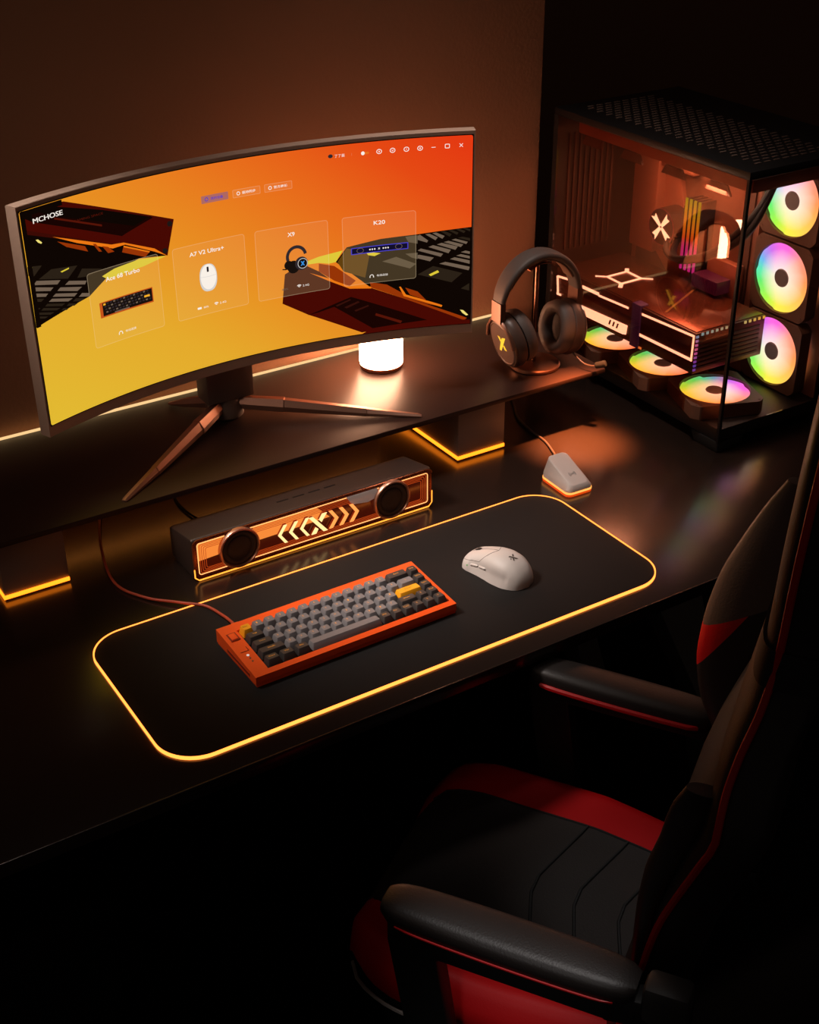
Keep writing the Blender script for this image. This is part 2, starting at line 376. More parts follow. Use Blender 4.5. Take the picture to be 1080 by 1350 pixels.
# side groove
b.mat(1).box(-0.0004, 0.0006, 0.018, 0.085, 0.0075, 0.0120)
b.box(0.006, 0.0195, 0.082, 0.1005, kz(0.09)+0.0002, kz(0.09)+0.0009)
b.box(0.0062, 0.0185, 0.0555, 0.0562, kz(0.055)+0.0001, kz(0.056)+0.0006); b.box(0.0178, 0.0185, 0.0562, 0.0650, kz(0.06)-0.0001, kz(0.06)+0.0007)
case = b.build('case', [M_or, M_or2], kb, ang=30)
b = B(); b.prism([(Yi0, 0.009), (Yi1, 0.009), (Yi1, kz(Yi1)-0.005), (Yi0, kz(Yi0)-0.005)], Xi0, Xi1, axis='x')
b.build('switch_plate', mat('switch_plate', (5, 4, 4), 0.8), kb)
b = B(); b.box(0.008, 0.0175, 0.084, 0.0985, kz(0.09)+0.0003, kz(0.09)+0.0020, bev=0.0006); b.build('slide_switch', M_or, kb)
b = B()
for i, y in enumerate((0.047, 0.040, 0.033)):
    b.mat(0 if i == 0 else 1).cyl((0.0125, y, kz(y)-0.0005), (0.0125, y, kz(y)+0.0006), 0.0020 if i == 0 else 0.0013, n=16)
b.build('indicator_lights', [mat('indicator_white', (230, 225, 220), 0.4, emit=(230, 225, 220), es=0.5), mat('indicator_grey', (120, 90, 80), 0.4)], kb)
b = B(); b.box(0.026, 0.040, D_-0.001, D_+0.012, 0.007, 0.017, bev=0.002); b.build('cable_plug', M_or, kb)

K_dk = mat('keycap_dark', (58, 52, 50), 0.55, bump=0.1, bscale=1500)
K_gr = mat('keycap_grey', (122, 118, 120), 0.5, bump=0.1, bscale=1500)
K_am = mat('keycap_amber', (250, 168, 20), 0.5, bump=0.1, bscale=1500)
K_lg = mat('legend_gold', (220, 150, 40), 0.5, emit=(220, 140, 30), es=0.6)
K_ld = mat('legend_dark', (120, 60, 10), 0.5)
rows = [
 [('Esc', 1, 'a')] + [(c, 1, 'g') for c in '1234567890-='] + [('Back', 2, 'd'), ('Del', 1, 'd')],
 [('Tab', 1.5, 'd')] + [(c, 1, 'g') for c in 'QWERTYUIOP[]'] + [('\\', 1.5, 'g'), ('PgUp', 1, 'd')],
 [('Caps', 1.75, 'd')] + [(c, 1, 'g') for c in "ASDFGHJKL;'"] + [('Enter', 2.25, 'a'), ('PgDn', 1, 'd')],
 [('Shift', 2.25, 'd')] + [(c, 1, 'g') for c in 'ZXCVBNM,./'] + [('Shift', 1.75, 'd'), ('^', 1, 'd'), ('End', 1, 'd')],
 [('Ctrl', 1.25, 'd'), ('Win', 1.25, 'd'), ('Alt', 1.25, 'd'), ('', 6.25, 'g'), ('Alt', 1, 'd'), ('Fn', 1, 'd'), ('Ctrl', 1, 'd'), ('<', 1, 'd'), ('v', 1, 'd'), ('>', 1, 'd')],
]
slope = math.atan((h1-h0)/D_)
for ri, row in enumerate(rows):
    x = X0_; yc = Y0_ + (4.5-ri)*U_
    hh = (0.0112, 0.0098, 0.0090, 0.0090, 0.0096)[ri]
    tilt = slope + (0.10, 0.04, -0.01, -0.06, -0.10)[ri]*-1
    for txt, w, kind in row:
        kw = w*U_ - 0.0011; kd = U_ - 0.0011
        b = B(); ins = 0.0023
        def ring(wx, dy, z, r, yo=0.0): return [(px, py+yo, z) for px, py in rrect(-wx, wx, -dy, dy, r, 3)]
        b.loft([ring(kw/2, kd/2, 0, 0.0012), ring(kw/2-0.0006, kd/2-0.0006, 0.002, 0.0014), ring(kw/2-ins, kd/2-ins+0.0003, hh-0.0008, 0.0018, 0.0006), ring(kw/2-ins-0.0006, kd/2-ins-0.0003, hh, 0.0016, 0.0006)])
        if txt:
            b.mat(1); T = Matrix.Translation((0 if w > 1.2 else -0.0012, 0.0016, hh+0.00012))
            n = len(txt)
            b.text(txt, w=(0.0018 if n == 1 else min(0.0022*n, kw*0.55)), h=(0.0034 if n == 1 else 0.0026), M=T, bold=0.0)
        o = b.build('keycap', [{'a': K_am, 'g': K_gr, 'd': K_dk}[kind], K_ld if kind == 'a' else K_lg], kb,
                    loc=(x+w*U_/2, yc, kz(yc)-0.0022), rot=(tilt*-0.5, 0, 0), ang=40)
        if txt == 'Enter': o['label'] = 'amber enter key'
        if txt == 'Esc': o['label'] = 'amber escape key'
        x += w*U_

# keyboard cable
b = B()
pth = catmull([(0.160, 0.66, 0.004), (0.1174, 0.5467, 0.004), (0.0945, 0.4337, 0.004), (0.1161, 0.3713, 0.004), (0.1540, 0.326, 0.0062), (0.1800, 0.298, 0.0068), (0.1893, 0.262, 0.009), (0.1895, 0.232, 0.0150), (0.1895, 0.2195, 0.0160)], 10)
b.tube(pth, 0.0021, n=10)
o = b.build('keyboard_cable', mat('cable_rust', (190, 76, 48), 0.5)); tag(o, 'thin rust orange cable curving from the keyboard under the shelf', 'cable')
# soundbar cable
b = B(); b.tube(catmull([(0.285, 0.66, 0.003), (0.272, 0.60, 0.003), (0.276, 0.545, 0.003), (0.292, 0.50, 0.006), (0.304, 0.470, 0.012), (0.306, 0.459, 0.016)], 10), 0.0018)
o = b.build('speaker_cable', M_rubber); tag(o, 'short black cable running from behind the soundbar under the shelf', 'cable')
# receiver cable
b = B(); b.tube(catmull([(0.985, 0.66, 0.003), (0.955, 0.605, 0.003), (0.928, 0.555, 0.003), (0.916, 0.500, 0.003), (0.911, 0.450, 0.003), (0.893, 0.400, 0.005), (0.872, 0.360, 0.012), (0.866, 0.3475, 0.016)], 10), 0.0019)
o = b.build('receiver_cable', mat('cable_grey', (70, 60, 58), 0.5)); tag(o, 'dark grey cable leading to the white wireless receiver', 'cable')

# ------------------------------------------------------------------ mouse
ms = thing('mouse', 'white wireless mouse with side buttons lying on the desk pad', 'mouse', (0.5890, 0.1420, 0.004), math.radians(15))
M_wh = mat('white_plastic', (205, 196, 190), 0.5, bump=0.04, bscale=1500)
M_seam = mat('seam_grey', (95, 84, 78), 0.6)
M_mark = mat('mark_grey', (70, 62, 58), 0.5)
HL = 0.0565
WT = [(-1, 0.0015), (-0.985, 0.0085), (-0.94, 0.0155), (-0.85, 0.0222), (-0.7, 0.0275), (-0.45, 0.0315), (-0.2, 0.0318), (0.1, 0.0298), (0.4, 0.0285), (0.7, 0.0285), (0.86, 0.0265), (0.95, 0.0220), (0.985, 0.0165), (1, 0.008)]
HT = [(-1, 0.0040), (-0.985, 0.0100), (-0.94, 0.0165), (-0.85, 0.0240), (-0.7, 0.0315), (-0.45, 0.0380), (-0.2, 0.0400), (0.05, 0.0388), (0.35, 0.0335), (0.7, 0.0250), (0.88, 0.0195), (0.96, 0.0155), (1, 0.0090)]
def msurf(t, k):      # t: -1 rear..1 front ; k angle 0 (right side) .. PI (left side)
    w = interp(WT, t); h = interp(HT, t); c, s_ = math.cos(k), math.sin(k)
    e = 0.72
    x = w*math.copysign(abs(c)**e, c); z = h*abs(s_)**0.80
    wa = 1.0 - 0.10*max(0, 1-abs(z-0.014)/0.014)*(1 if abs(t) < 0.6 else 0.3)   # waist under the shell
    return Vector((x*wa, t*HL, z+0.0008))
b = B(); rings = []
NT, NK = 44, 28
for i in range(NT+1):
    t = -math.cos(PI*i/NT); ring = [msurf(t, PI*k/NK) for k in range(NK+1)]
    w = abs(ring[0].x); ring += [Vector((-w*0.6, t*HL, 0.0)), Vector((w*0.6, t*HL, 0.0))]
    rings.append(ring)
b.loft(rings); b.build('shell', M_wh, ms, ang=60)
def mline(pts, r=0.00035, lift=0.0001, name=None):
    P = []
    for (t0, k0), (t1, k1) in zip(pts, pts[1:]):
        for j in range(10): P.append((t0+(t1-t0)*j/10, k0+(k1-k0)*j/10))
    P.append(pts[-1])
    out = []
    for t, k in P:
        p = msurf(t, k); out.append(p + Vector((p.x*0.3, 0, p.z)).normalized()*lift)
    return out
b = B()
for pts in ([(0.97, 0.78*PI), (0.35, 0.80*PI), (0.02, 0.5*PI), (0.35, 0.20*PI), (0.97, 0.22*PI)], [(0.62, PI/2), (0.02, PI/2)]):
    b.tube(mline(pts), 0.00032, n=6)
b.build('button_seam', M_seam, ms)
b = B(); b.cyl((-0.0030, 0.037, 0.0200), (0.0030, 0.037, 0.0200), 0.0085, n=28, bev=0.001)
b.build('scroll_wheel', mat('wheel_dark', (38, 32, 30), 0.5), ms)
b = B()
b.box(-0.0040, 0.0040, 0.0270, 0.0290, 0.0275, 0.0292, bev=0.0005); b.box(-0.0040, 0.0040, 0.0455, 0.0475, 0.0200, 0.0225, bev=0.0005)
b.build('wheel_housing', M_seam, ms)
for t0, t1 in ((0.08, 0.32), (0.36, 0.60)):
    b = B(); P = mline([(t0, 0.885*PI), (t1, 0.885*PI)], lift=0.0003); b.tube(P, [0.0012]+[0.0019]*(len(P)-2)+[0.0012], n=10); b.build('side_button', M_wh, ms)
b = B(); p = msurf(0.70, 0.90*PI); b.cyl(p, p+Vector((-0.0006, 0, 0.0001)), 0.0009, n=12); b.build('status_light', emis('green_led', (40, 200, 60), 0.6), ms)
b = B()   # emblem: split K-like mark lying on the palm rest
def mproj(x, y): 
    t = y/HL; w = interp(WT, t); h = interp(HT, t); c = max(-1, min(1, x/w)); c = math.copysign(abs(c)**(1/0.72), c)
    return Vector((x, y, h*math.sqrt(1-c*c)**0.80+0.0014))
for bar in ([(-0.0055, 0.005), (-0.002, 0.005), (0.0050, -0.005), (0.0015, -0.005)], [(0.003, 0.005), (0.0060, 0.005), (0.0028, 0.0010), (0.0008, 0.0018)], [(-0.0050, -0.005), (-0.0025, -0.005), (-0.0008, -0.0022), (-0.0022, -0.0004)], [(-0.0068, 0.0005), (-0.0040, 0.0005), (-0.0048, -0.0012), (-0.0068, -0.0012)]):
    b.poly([mproj(x, y-0.026) for x, y in bar])
b.build('emblem', M_mark, ms)

# ------------------------------------------------------------------ wireless receiver
rc = thing('wireless_receiver', 'small white wedge shaped wireless receiver with an orange glowing base', 'receiver', (0.8475, 0.2700, 0.0), math.radians(-2))
def rr3(x0, x1, y0, y1, z0, z1, r):
    return [(x, y, z0 + (z1-z0)*(y-y0)/(y1-y0)) for x, y in rrect(x0, x1, y0, y1, r, 5)]
b = B()
b.loft([rr3(-0.0260, 0.0260, 0.0, 0.078, 0.0075, 0.0075, 0.010), rr3(-0.0257, 0.0257, 0.0003, 0.0775, 0.0105, 0.016, 0.0095), rr3(-0.0195, 0.0195, 0.0030, 0.0735, 0.0175, 0.0420, 0.009), rr3(-0.0180, 0.0180, 0.0048, 0.0718, 0.0188, 0.0428, 0.0082)])
b.build('shell', M_wh, rc, ang=30)
b = B(); b.loft([rr3(-0.0265, 0.0265, -0.0005, 0.0785, 0.0, 0.0, 0.0102), rr3(-0.0265, 0.0265, -0.0005, 0.0785, 0.0042, 0.0042, 0.0102)])
b.build('base', mat('receiver_base', (190, 60, 12), 0.5, emit=(230, 76, 12), es=0.9), rc)
b = B(); b.loft([rr3(-0.0268, 0.0268, -0.0008, 0.0788, 0.0042, 0.0042, 0.0104), rr3(-0.0268, 0.0268, -0.0008, 0.0788, 0.0074, 0.0074, 0.0104)])
b.build('light_edge', emis('receiver_led', (255, 165, 80), 1.6), rc)
b = B(); sl = math.atan2(0.024, 0.067)
def rp(x, y): return Vector((x, y, 0.0188+0.0240*(y-0.0048)/0.067+0.0002))
for sg in (-1, 1):
    for q in (0.0035, 0.0060):
        P = [rp(sg*q*math.cos(a), 0.026+q*math.sin(a)) for a in [i*0.18-0.72 for i in range(9)]]
        b.tube(P, 0.0004, n=6)
b.tube([rp(-0.0018, 0.0245), rp(-0.0006, 0.0275), rp(0.0006, 0.0245), rp(0.0018, 0.0275)], 0.0004, n=6)
b.build('signal_mark', M_mark, rc)

# ------------------------------------------------------------------ table lamp
lp = thing('table_lamp', 'small glowing cylindrical lamp on the shelf behind the monitor', 'lamp', (0.7140, 0.6830, 0.110))
b = B(); b.lathe([(0, 0), (0.0365, 0), (0.0375, 0.0015), (0.0375, 0.008), (0.0, 0.008)]); b.build('base', mat('lamp_base', (150, 90, 60), 0.4), lp)
b = B(); b.lathe([(0, 0.008), (0.0385, 0.008), (0.0390, 0.012), (0.0390, 0.098), (0.036, 0.106), (0.028, 0.110), (0.0, 0.110)]); b.build('shade', emis('lamp_glow', (255, 186, 144), 34), lp, ang=50)
# ------------------------------------------------------------------ soundbar
sb = thing('soundbar', 'long black soundbar with two round drivers and glowing orange chevrons', 'speaker', (0.1975, 0.3725, 0.0))
SW, SD, SH0, SH1 = 0.4215, 0.085, 0.0725, 0.056
M_sb = mat('soundbar_body', (62, 48, 42), 0.42, metal=0.2, bump=0.15, bscale=900)
def sring(x, ins=0.0, y0=0.0, y1=SD):
    P = [(y0+ins, 0.002+ins), (y1-ins, 0.002+ins), (y1-ins, SH1-ins), (y0+ins, SH0-ins)]
    out = []
    r = 0.007
    for i in range(4):          # rounded corners by short arcs between neighbours
        p = Vector(P[i]); a = (Vector(P[i-1])-p).normalized(); c = (Vector(P[(i+1) % 4])-p).normalized()
        for k in range(5):
            t = k/4; q = p + a*r*(1-t)**2 + c*r*t**2
            out.append((x, q.x, q.y))
    return out
b = B(); b.loft([sring(0.0, 0.004), sring(0.0012, 0.0012), sring(0.004, 0), sring(SW-0.004, 0), sring(SW-0.0012, 0.0012), sring(SW, 0.004)])
for i in range(4): b.mat(1).box(0.165+0.028*i, 0.185+0.028*i, 0.045, 0.0475, 0.0637, 0.0642)
body = b.build('body', [M_sb, mat('sb_button', (28, 22, 20), 0.4)], sb, ang=35)
def fr(x0, x1, z0, z1, r): return rrect(x0, x1, z0, z1, r, 6)
# front bezel ring (copper edge) + inset panel
b = B()
oo = fr(0.0015, SW-0.0015, 0.0035, SH0-0.0015, 0.008); ii = fr(0.0055, SW-0.0055, 0.0075, SH0-0.0055, 0.006)
b.loft([[(x, 0.0, z) for x, z in oo], [(x, -0.0022, z) for x, z in oo], [(x, -0.0022, z) for x, z in ii], [(x, 0.004, z) for x, z in ii]], cap=False)
b.build('front_bezel', mat('copper_trim', (150, 88, 60), 0.28, metal=0.8), sb, ang=30)
b = B(); b.poly([(x, -0.0004, z) for x, z in ii])
b.build('front_panel', mat('panel_red', (58, 14, 6), 0.12, emit=(96, 26, 8), es=0.35), sb)
# reflection on the panel's upper half, painted as glow in two stretches
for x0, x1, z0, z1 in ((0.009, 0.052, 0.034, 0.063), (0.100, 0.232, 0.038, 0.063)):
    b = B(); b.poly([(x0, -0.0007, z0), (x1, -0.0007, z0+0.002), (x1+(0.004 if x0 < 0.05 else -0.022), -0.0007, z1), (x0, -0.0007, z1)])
    b.build('painted_reflection', emis('reflection_orange', (250, 140, 58), 1.0), sb)
# nested light lines
M_line = emis('line_orange', (255, 168, 96), 1.8); M_line2 = emis('line_red', (200, 72, 24), 0.9)
def line_rect(x0, x1, z0, z1, r, m, rad):
    b = B(); b.tube([(x, -0.0010, z) for x, z in fr(x0, x1, z0, z1, r)], rad, n=6, closed=True); return b.build('light_line', m, sb)
line_rect(0.0085, SW-0.0085, 0.0105, SH0-0.0085, 0.004, M_line, 0.0007)
for k in range(1, 5):
    line_rect(0.0085+0.0032*k, SW-0.0085-0.0032*k, 0.0105+0.0022*k, SH0-0.0085-0.0026*k, 0.003, M_line2, 0.0004)
# underglow strip
b = B(); b.tube([(x, -0.0018, z) for x, z in fr(0.0005, SW-0.0005, 0.0022, SH0-0.002, 0.008)][7:] + [(0.0015+0.006, -0.0018, 0.0022)], 0.0004, n=6)
b.build('edge_highlight', mat('copper_edge', (200, 120, 70), 0.3, metal=0.7), sb)
b = B(); b.tube([(SW-0.0008, -0.0020, 0.030), (SW-0.0008, -0.0020, 0.009), (SW-0.007, -0.0020, 0.0020), (0.2, -0.0020, 0.0020), (0.007, -0.0020, 0.0020), (0.0008, -0.0020, 0.008), (0.0008, -0.0020, 0.022)], 0.0011, n=8)
b.build('underglow_strip', emis('underglow', (255, 150, 50), 2.2), sb)
# silver end piece beside the right driver
b = B(); b.prism([(0.262, 0.0655), (0.318, 0.0655), (0.318, 0.050), (0.300, 0.046), (0.272, 0.050)], -0.003, -0.0006, axis='y', bev=0.0006)
b.build('silver_plate', mat('silver_plate', (170, 160, 158), 0.35, metal=0.3, emit=(170, 150, 140), es=0.25), sb)
# drivers
M_ring = mat('driver_ring', (200, 150, 124), 0.32, metal=0.8); M_cone = mat('driver_cone', (30, 27, 27), 0.55)
Rx = Matrix.Rotation(PI/2, 4, 'X')
for cx in (0.0745, 0.3430):
    T = Matrix.Translation((cx, -0.0005, 0.0385)) @ Rx
    b = B(); b.lathe([(0.0335, 0.0), (0.0335, 0.006), (0.0325, 0.0078), (0.0305, 0.0082), (0.0295, 0.0070), (0.0290, 0.0045), (0.0290, 0.0)], n=64, M=T)
    d = b.build('driver', M_ring, sb, ang=40)
    b = B(); b.lathe([(0.0290, 0.0045), (0.0270, 0.0060), (0.0235, 0.0062), (0.0215, 0.0040), (0.0200, 0.0034), (0.0185, 0.0046), (0.010, 0.0030), (0.0, 0.0026)], n=64, M=T)
    b.build('cone', M_cone, d, ang=60)
# chevrons and centre emblem
M_chl = emis('chevron_pale', (255, 208, 140), 1.5); M_chr = emis('chevron_orange', (255, 146, 72), 1.5)
M_side = mat('chevron_side', (120, 36, 12), 0.4, emit=(150, 46, 14), es=0.6)
def chev(cx, sg, m, w=0.0078):
    b = B(); t, hh, k = w, 0.0155, 0.0105
    P = [(-sg*-k*0.5, 0), (sg*-k*0.5, hh), (sg*(-k*0.5)-0, hh)]
    P = [(cx+sg*k/2, 0.0), (cx-sg*k/2, hh), (cx-sg*k/2-sg*t*0.9, hh), (cx+sg*k/2-sg*t*0.9, 0.0), (cx-sg*k/2-sg*t*0.9, -hh), (cx-sg*k/2, -hh)]
    P = [(x, z+0.0375) for x, z in P]
    b.prism(P, -0.0062, -0.0046, axis='y'); b.mat(1).prism(P, -0.0046, -0.0004, axis='y')
    return b.build('chevron_light', [m, M_side], sb, smooth=False)
for x in (0.1445, 0.1635, 0.1825): chev(x, -1, M_chl, 0.0058)
for x in (0.2395, 0.2580, 0.2765): chev(x, 1, M_chr, 0.0070)
b = B()
for P in ([(-0.018, 0.014), (-0.0105, 0.014), (0.014, -0.0165), (0.0065, -0.0165)], [(0.0055, 0.015), (0.0135, 0.015), (0.0035, 0.0010), (-0.0005, 0.0060)], [(-0.0145, -0.0165), (-0.0065, -0.0165), (-0.0025, -0.0095), (-0.0070, -0.0055)]):
    P = [(x+0.2110, z+0.0375) for x, z in P]
    b.mat(0).prism(P, -0.0062, -0.0046, axis='y'); b.mat(1).prism(P, -0.0046, -0.0004, axis='y')
b.build('emblem_light', [M_chl, M_side], sb, smooth=False)

# ------------------------------------------------------------------ monitor
mn = thing('monitor', 'wide curved monitor showing an orange device menu on a three legged stand', 'monitor', (0.429, 0.600, 0.110))
MZ = 0.103; MR = 0.912; MTH = -0.014
ct, st = math.cos(MTH), math.sin(MTH)
def mon(U, V, d=0.0):     # d = distance in front of the screen
    t = U/MR; lx = (MR-d)*math.sin(t); ly = -(MR*(1-math.cos(t))) - d*math.cos(t)
    return Vector((lx*ct - ly*st, lx*st + ly*ct, MZ + V))
M_bez = mat('monitor_bezel', (190, 158, 138), 0.5, metal=0.0, bump=0.05, bscale=900)
M_dark = mat('monitor_black', (6, 5, 5), 0.35)
HWm, Hm = 0.378, 0.3415
b = B(); rings = []
N = 48
for i in range(N+1):
    U = -HWm + 2*HWm*i/N; ins = 0.0 if 0 < i < N else 0.0012
    sec = [(0.0, 0.0004), (0.0, 0.0), (-0.0, 0.0), (-0.018, 0.0), (-0.020, 0.002), (-0.021, Hm/2), (-0.020, Hm-0.002), (-0.018, Hm), (-0.001, Hm), (0.0, Hm-0.001)]
    sec = [(0.0, 0.0010), (-0.0010, 0.0), (-0.018, 0.0), (-0.0200, 0.002), (-0.021, Hm/2), (-0.0200, Hm-0.002), (-0.018, Hm), (-0.001, Hm), (0.0, Hm-0.001)]
    rings.append([mon(U, V, d) for d, V in sec])
b.loft(rings)
# rear bulge
rr = []
for i in range(13):
    U = -0.16 + 0.32*i/12; e = math.sin(PI*i/12)**0.5 if 0 < i < 12 else 0.05
    rr.append([mon(U, V, -0.0200 - dd*e) for dd, V in ((0, 0.07), (0.025, 0.09), (0.032, 0.17), (0.025, 0.25), (0, 0.27))])
b.loft(rr)
b.build('housing', M_bez, mn)
# black inner border
b = B(); S0, S1, T0, T1 = -0.3752, 0.3752, 0.0165, 0.3352
for i in range(N):
    a, c = S0+(S1-S0)*i/N, S0+(S1-S0)*(i+1)/N
    b.poly([mon(a, T0, 0.0004), mon(c, T0, 0.0004), mon(c, T1, 0.0004), mon(a, T1, 0.0004)])
b.build('inner_border', M_dark, mn)
# --- screen
def screen_bg():
    m = bpy.data.materials.new('screen_gradient'); m.use_nodes = True; nt = m.node_tree; nt.nodes.clear()
    tc = nt.nodes.new('ShaderNodeTexCoord'); sp = nt.nodes.new('ShaderNodeSeparateXYZ'); nt.links.new(tc.outputs['Object'], sp.inputs[0])
    def mth(op, a, c):
        n = nt.nodes.new('ShaderNodeMath'); n.operation = op
        for k, v in enumerate((a, c)):
            if isinstance(v, (int, float)): n.inputs[k].default_value = v
            else: nt.links.new(v, n.inputs[k])
        return n.outputs[0]
    t = mth('ADD', mth('MULTIPLY', mth('ADD', sp.outputs['X'], 0.36), 0.88), mth('MULTIPLY', mth('SUBTRACT', sp.outputs['Z'], MZ+0.018), 1.25))
    r = ramp(nt, [(0.0, (226, 186, 50)), (0.28, (229, 170, 44)), (0.48, (232, 142, 34)), (0.68, (232, 112, 28)), (0.88, (229, 74, 20)), (1.0, (228, 58, 18))])
    nt.links.new(t, r.inputs[0])
    e = nt.nodes.new('ShaderNodeEmission'); nt.links.new(r.outputs[0], e.inputs[0]); e.inputs[1].default_value = 1.0
    o = nt.nodes.new('ShaderNodeOutputMaterial'); nt.links.new(e.outputs[0], o.inputs[0]); return m
def veil(name, col, fac):
    m = bpy.data.materials.new(name); m.use_nodes = True; nt = m.node_tree; nt.nodes.clear()
    t = nt.nodes.new('ShaderNodeBsdfTransparent'); e = nt.nodes.new('ShaderNodeEmission'); e.inputs[0].default_value = rgb(*col)
    x = nt.nodes.new('ShaderNodeMixShader'); x.inputs[0].default_value = fac; o = nt.nodes.new('ShaderNodeOutputMaterial')
    nt.links.new(t.outputs[0], x.inputs[1]); nt.links.new(e.outputs[0], x.inputs[2]); nt.links.new(x.outputs[0], o.inputs[0]); return m
def S(n, c, s=1.0): return emis('screen_'+n, c, s)
SM = [screen_bg(), S('blk', (14, 6, 3)), S('red', (70, 9, 3)), S('dkred', (58, 10, 4)), S('dark', (24, 4, 2)), S('dkred2', (84, 20, 8)), S('orange', (236, 120, 20)), S('dorange', (150, 52, 6)),
      S('yel', (222, 200, 56)), S('oval', (240, 222, 120)), S('grk', (42, 32, 22)), S('grk2', (52, 16, 10)), S('grl', (112, 94, 78)), S('grb', (88, 76, 60)), S('dyel', (96, 64, 16)), S('bolt', (30, 22, 20)),
      S('white', (250, 240, 230)), S('blue', (62, 52, 190)), veil('screen_veil', (250, 210, 150), 0.055), veil('screen_card', (255, 225, 180), 0.22), S('ltgrey', (214, 210, 206)), S('keyorange', (196, 84, 26)), S('keyblack', (24, 16, 12)), S('amber', (250, 176, 40)), S('navy', (18, 14, 44)), S('blueline', (74, 66, 200)), veil('screen_tab', (120, 90, 120), 0.62), S('cyan', (60, 150, 230)), S('dgrey', (48, 40, 44)), veil('screen_soft', (230, 150, 40), 0.35)]
SI = {n: i for i, n in enumerate(['bg', 'blk', 'red', 'dkred', 'dark', 'dkred2', 'orange', 'dorange', 'yel', 'oval', 'grk', 'grk2', 'grl', 'grb', 'dyel', 'bolt', 'white', 'blue', 'veil', 'card', 'ltgrey', 'keyorange', 'keyblack', 'amber', 'navy', 'blueline', 'tab', 'cyan', 'dgrey', 'soft'])}
class Flat:               # collects flat drawing in (U, V), then bends it onto the screen
    def __init__(self): self.bm = bmesh.new(); self.k = 0
    def put(self, b2, c):          # cut every triangle into narrow vertical strips so that it can follow the curve
        self.k += 1; z = 0.00065 + self.k*0.000018
        bmesh.ops.triangulate(b2, faces=b2.faces[:])
        for f in b2.faces:
            P = [(v.co.x, v.co.y) for v in f.verts]
            lo, hi = min(p[0] for p in P), max(p[0] for p in P)
            s = math.floor(lo/0.005)
            while s*0.005 < hi:
                Q = P
                for lim, sg in ((s*0.005, 1), ((s+1)*0.005, -1)):
                    out = []
                    for a, q in zip(Q, Q[1:]+Q[:1]):
                        ia, iq = (a[0]-lim)*sg >= 0, (q[0]-lim)*sg >= 0
                        if ia: out.append(a)
                        if ia != iq: t = (lim-a[0])/(q[0]-a[0]); out.append((lim, a[1]+(q[1]-a[1])*t))
                    Q = out
                    if not Q: break
                s += 1
                R_ = []
                for q in Q:
                    if not R_ or abs(q[0]-R_[-1][0])+abs(q[1]-R_[-1][1]) > 1e-7: R_.append(q)
                if len(R_) > 2 and abs(R_[0][0]-R_[-1][0])+abs(R_[0][1]-R_[-1][1]) <= 1e-7: R_.pop()
                if len(R_) < 3: continue
                nf = self.bm.faces.new([self.bm.verts.new((x, y, z)) for x, y in R_]); nf.material_index = SI[c]
        b2.free()
    def poly(self, pts, c):
        b2 = bmesh.new(); P = []
        for u, v in pts:
            p = (min(0.3738, max(-0.3738, u)), min(0.3338, max(0.0180, v)))
            if not P or (abs(p[0]-P[-1][0])+abs(p[1]-P[-1][1])) > 1e-5: P.append(p)
        if len(P) < 3: return
        b2.faces.new([b2.verts.new((u, v, 0)) for u, v in P]); bmesh.ops.triangulate(b2, faces=b2.faces[:]); self.put(b2, c)
    def rect(self, x0, x1, y0, y1, c, r=0.0): self.poly(rrect(x0, x1, y0, y1, r, 4) if r else [(x0, y0), (x1, y0), (x1, y1), (x0, y1)], c)
    def line(self, pts, w, c, closed=False):
        P = [Vector(p) for p in pts]; n = len(P); b2 = bmesh.new(); Lv, Rv = [], []
        for i, p in enumerate(P):
            t = (P[(i+1) % n]-P[i-1]) if closed else (P[min(i+1, n-1)]-P[max(i-1, 0)])
            t.normalize(); q = Vector((-t.y, t.x))*w/2
            Lv.append(b2.verts.new((p.x+q.x, p.y+q.y, 0))); Rv.append(b2.verts.new((p.x-q.x, p.y-q.y, 0)))
        for i in range(n if closed else n-1):
            j = (i+1) % n; b2.faces.new((Lv[i], Lv[j], Rv[j], Rv[i]))
        self.put(b2, c)
    def circ(self, x, y, r, c, n=18, sx=1.0): self.poly([(x+r*sx*math.cos(2*PI*i/n), y+r*math.sin(2*PI*i/n)) for i in range(n)], c)
    def ringc(self, x, y, r, w, c, a0=0, a1=2*PI, sx=1.0):
        full = a1-a0 > 6.2; n = 20
        self.line([(x+r*sx*math.cos(a0+(a1-a0)*i/n), y+r*math.sin(a0+(a1-a0)*i/n)) for i in range(n if full else n+1)], w, c, closed=full)
    def text(self, s, x, y, w, h, c, bold=0.0):
        t = B(); t.text(s, w=w, h=h, bold=bold); b2 = t.bm; b2.transform(Matrix.Translation((x, y, 0))); self.put(b2, c)
F = Flat()
F.rect(-0.3738, 0.3738, 0.0180, 0.3338, 'bg', 0.003)
for c, P in SCREEN_SHAPES: F.poly(P, c)
F.rect(-0.3738, -0.3660, 0.1692, 0.3338, 'blk'); F.rect(-0.3738, -0.3020, 0.3260, 0.3338, 'blk'); F.rect(0.3715, 0.3738, 0.0235, 0.1855, 'blk')
F.poly([(0.186, 0.0180), (0.3738, 0.0180), (0.3738, 0.0250), (0.300, 0.030), (0.205, 0.026)], 'red')
F.text('GAMING SPACE', -0.262, 0.2990, 0.05, 0.0030, 'dkred2')
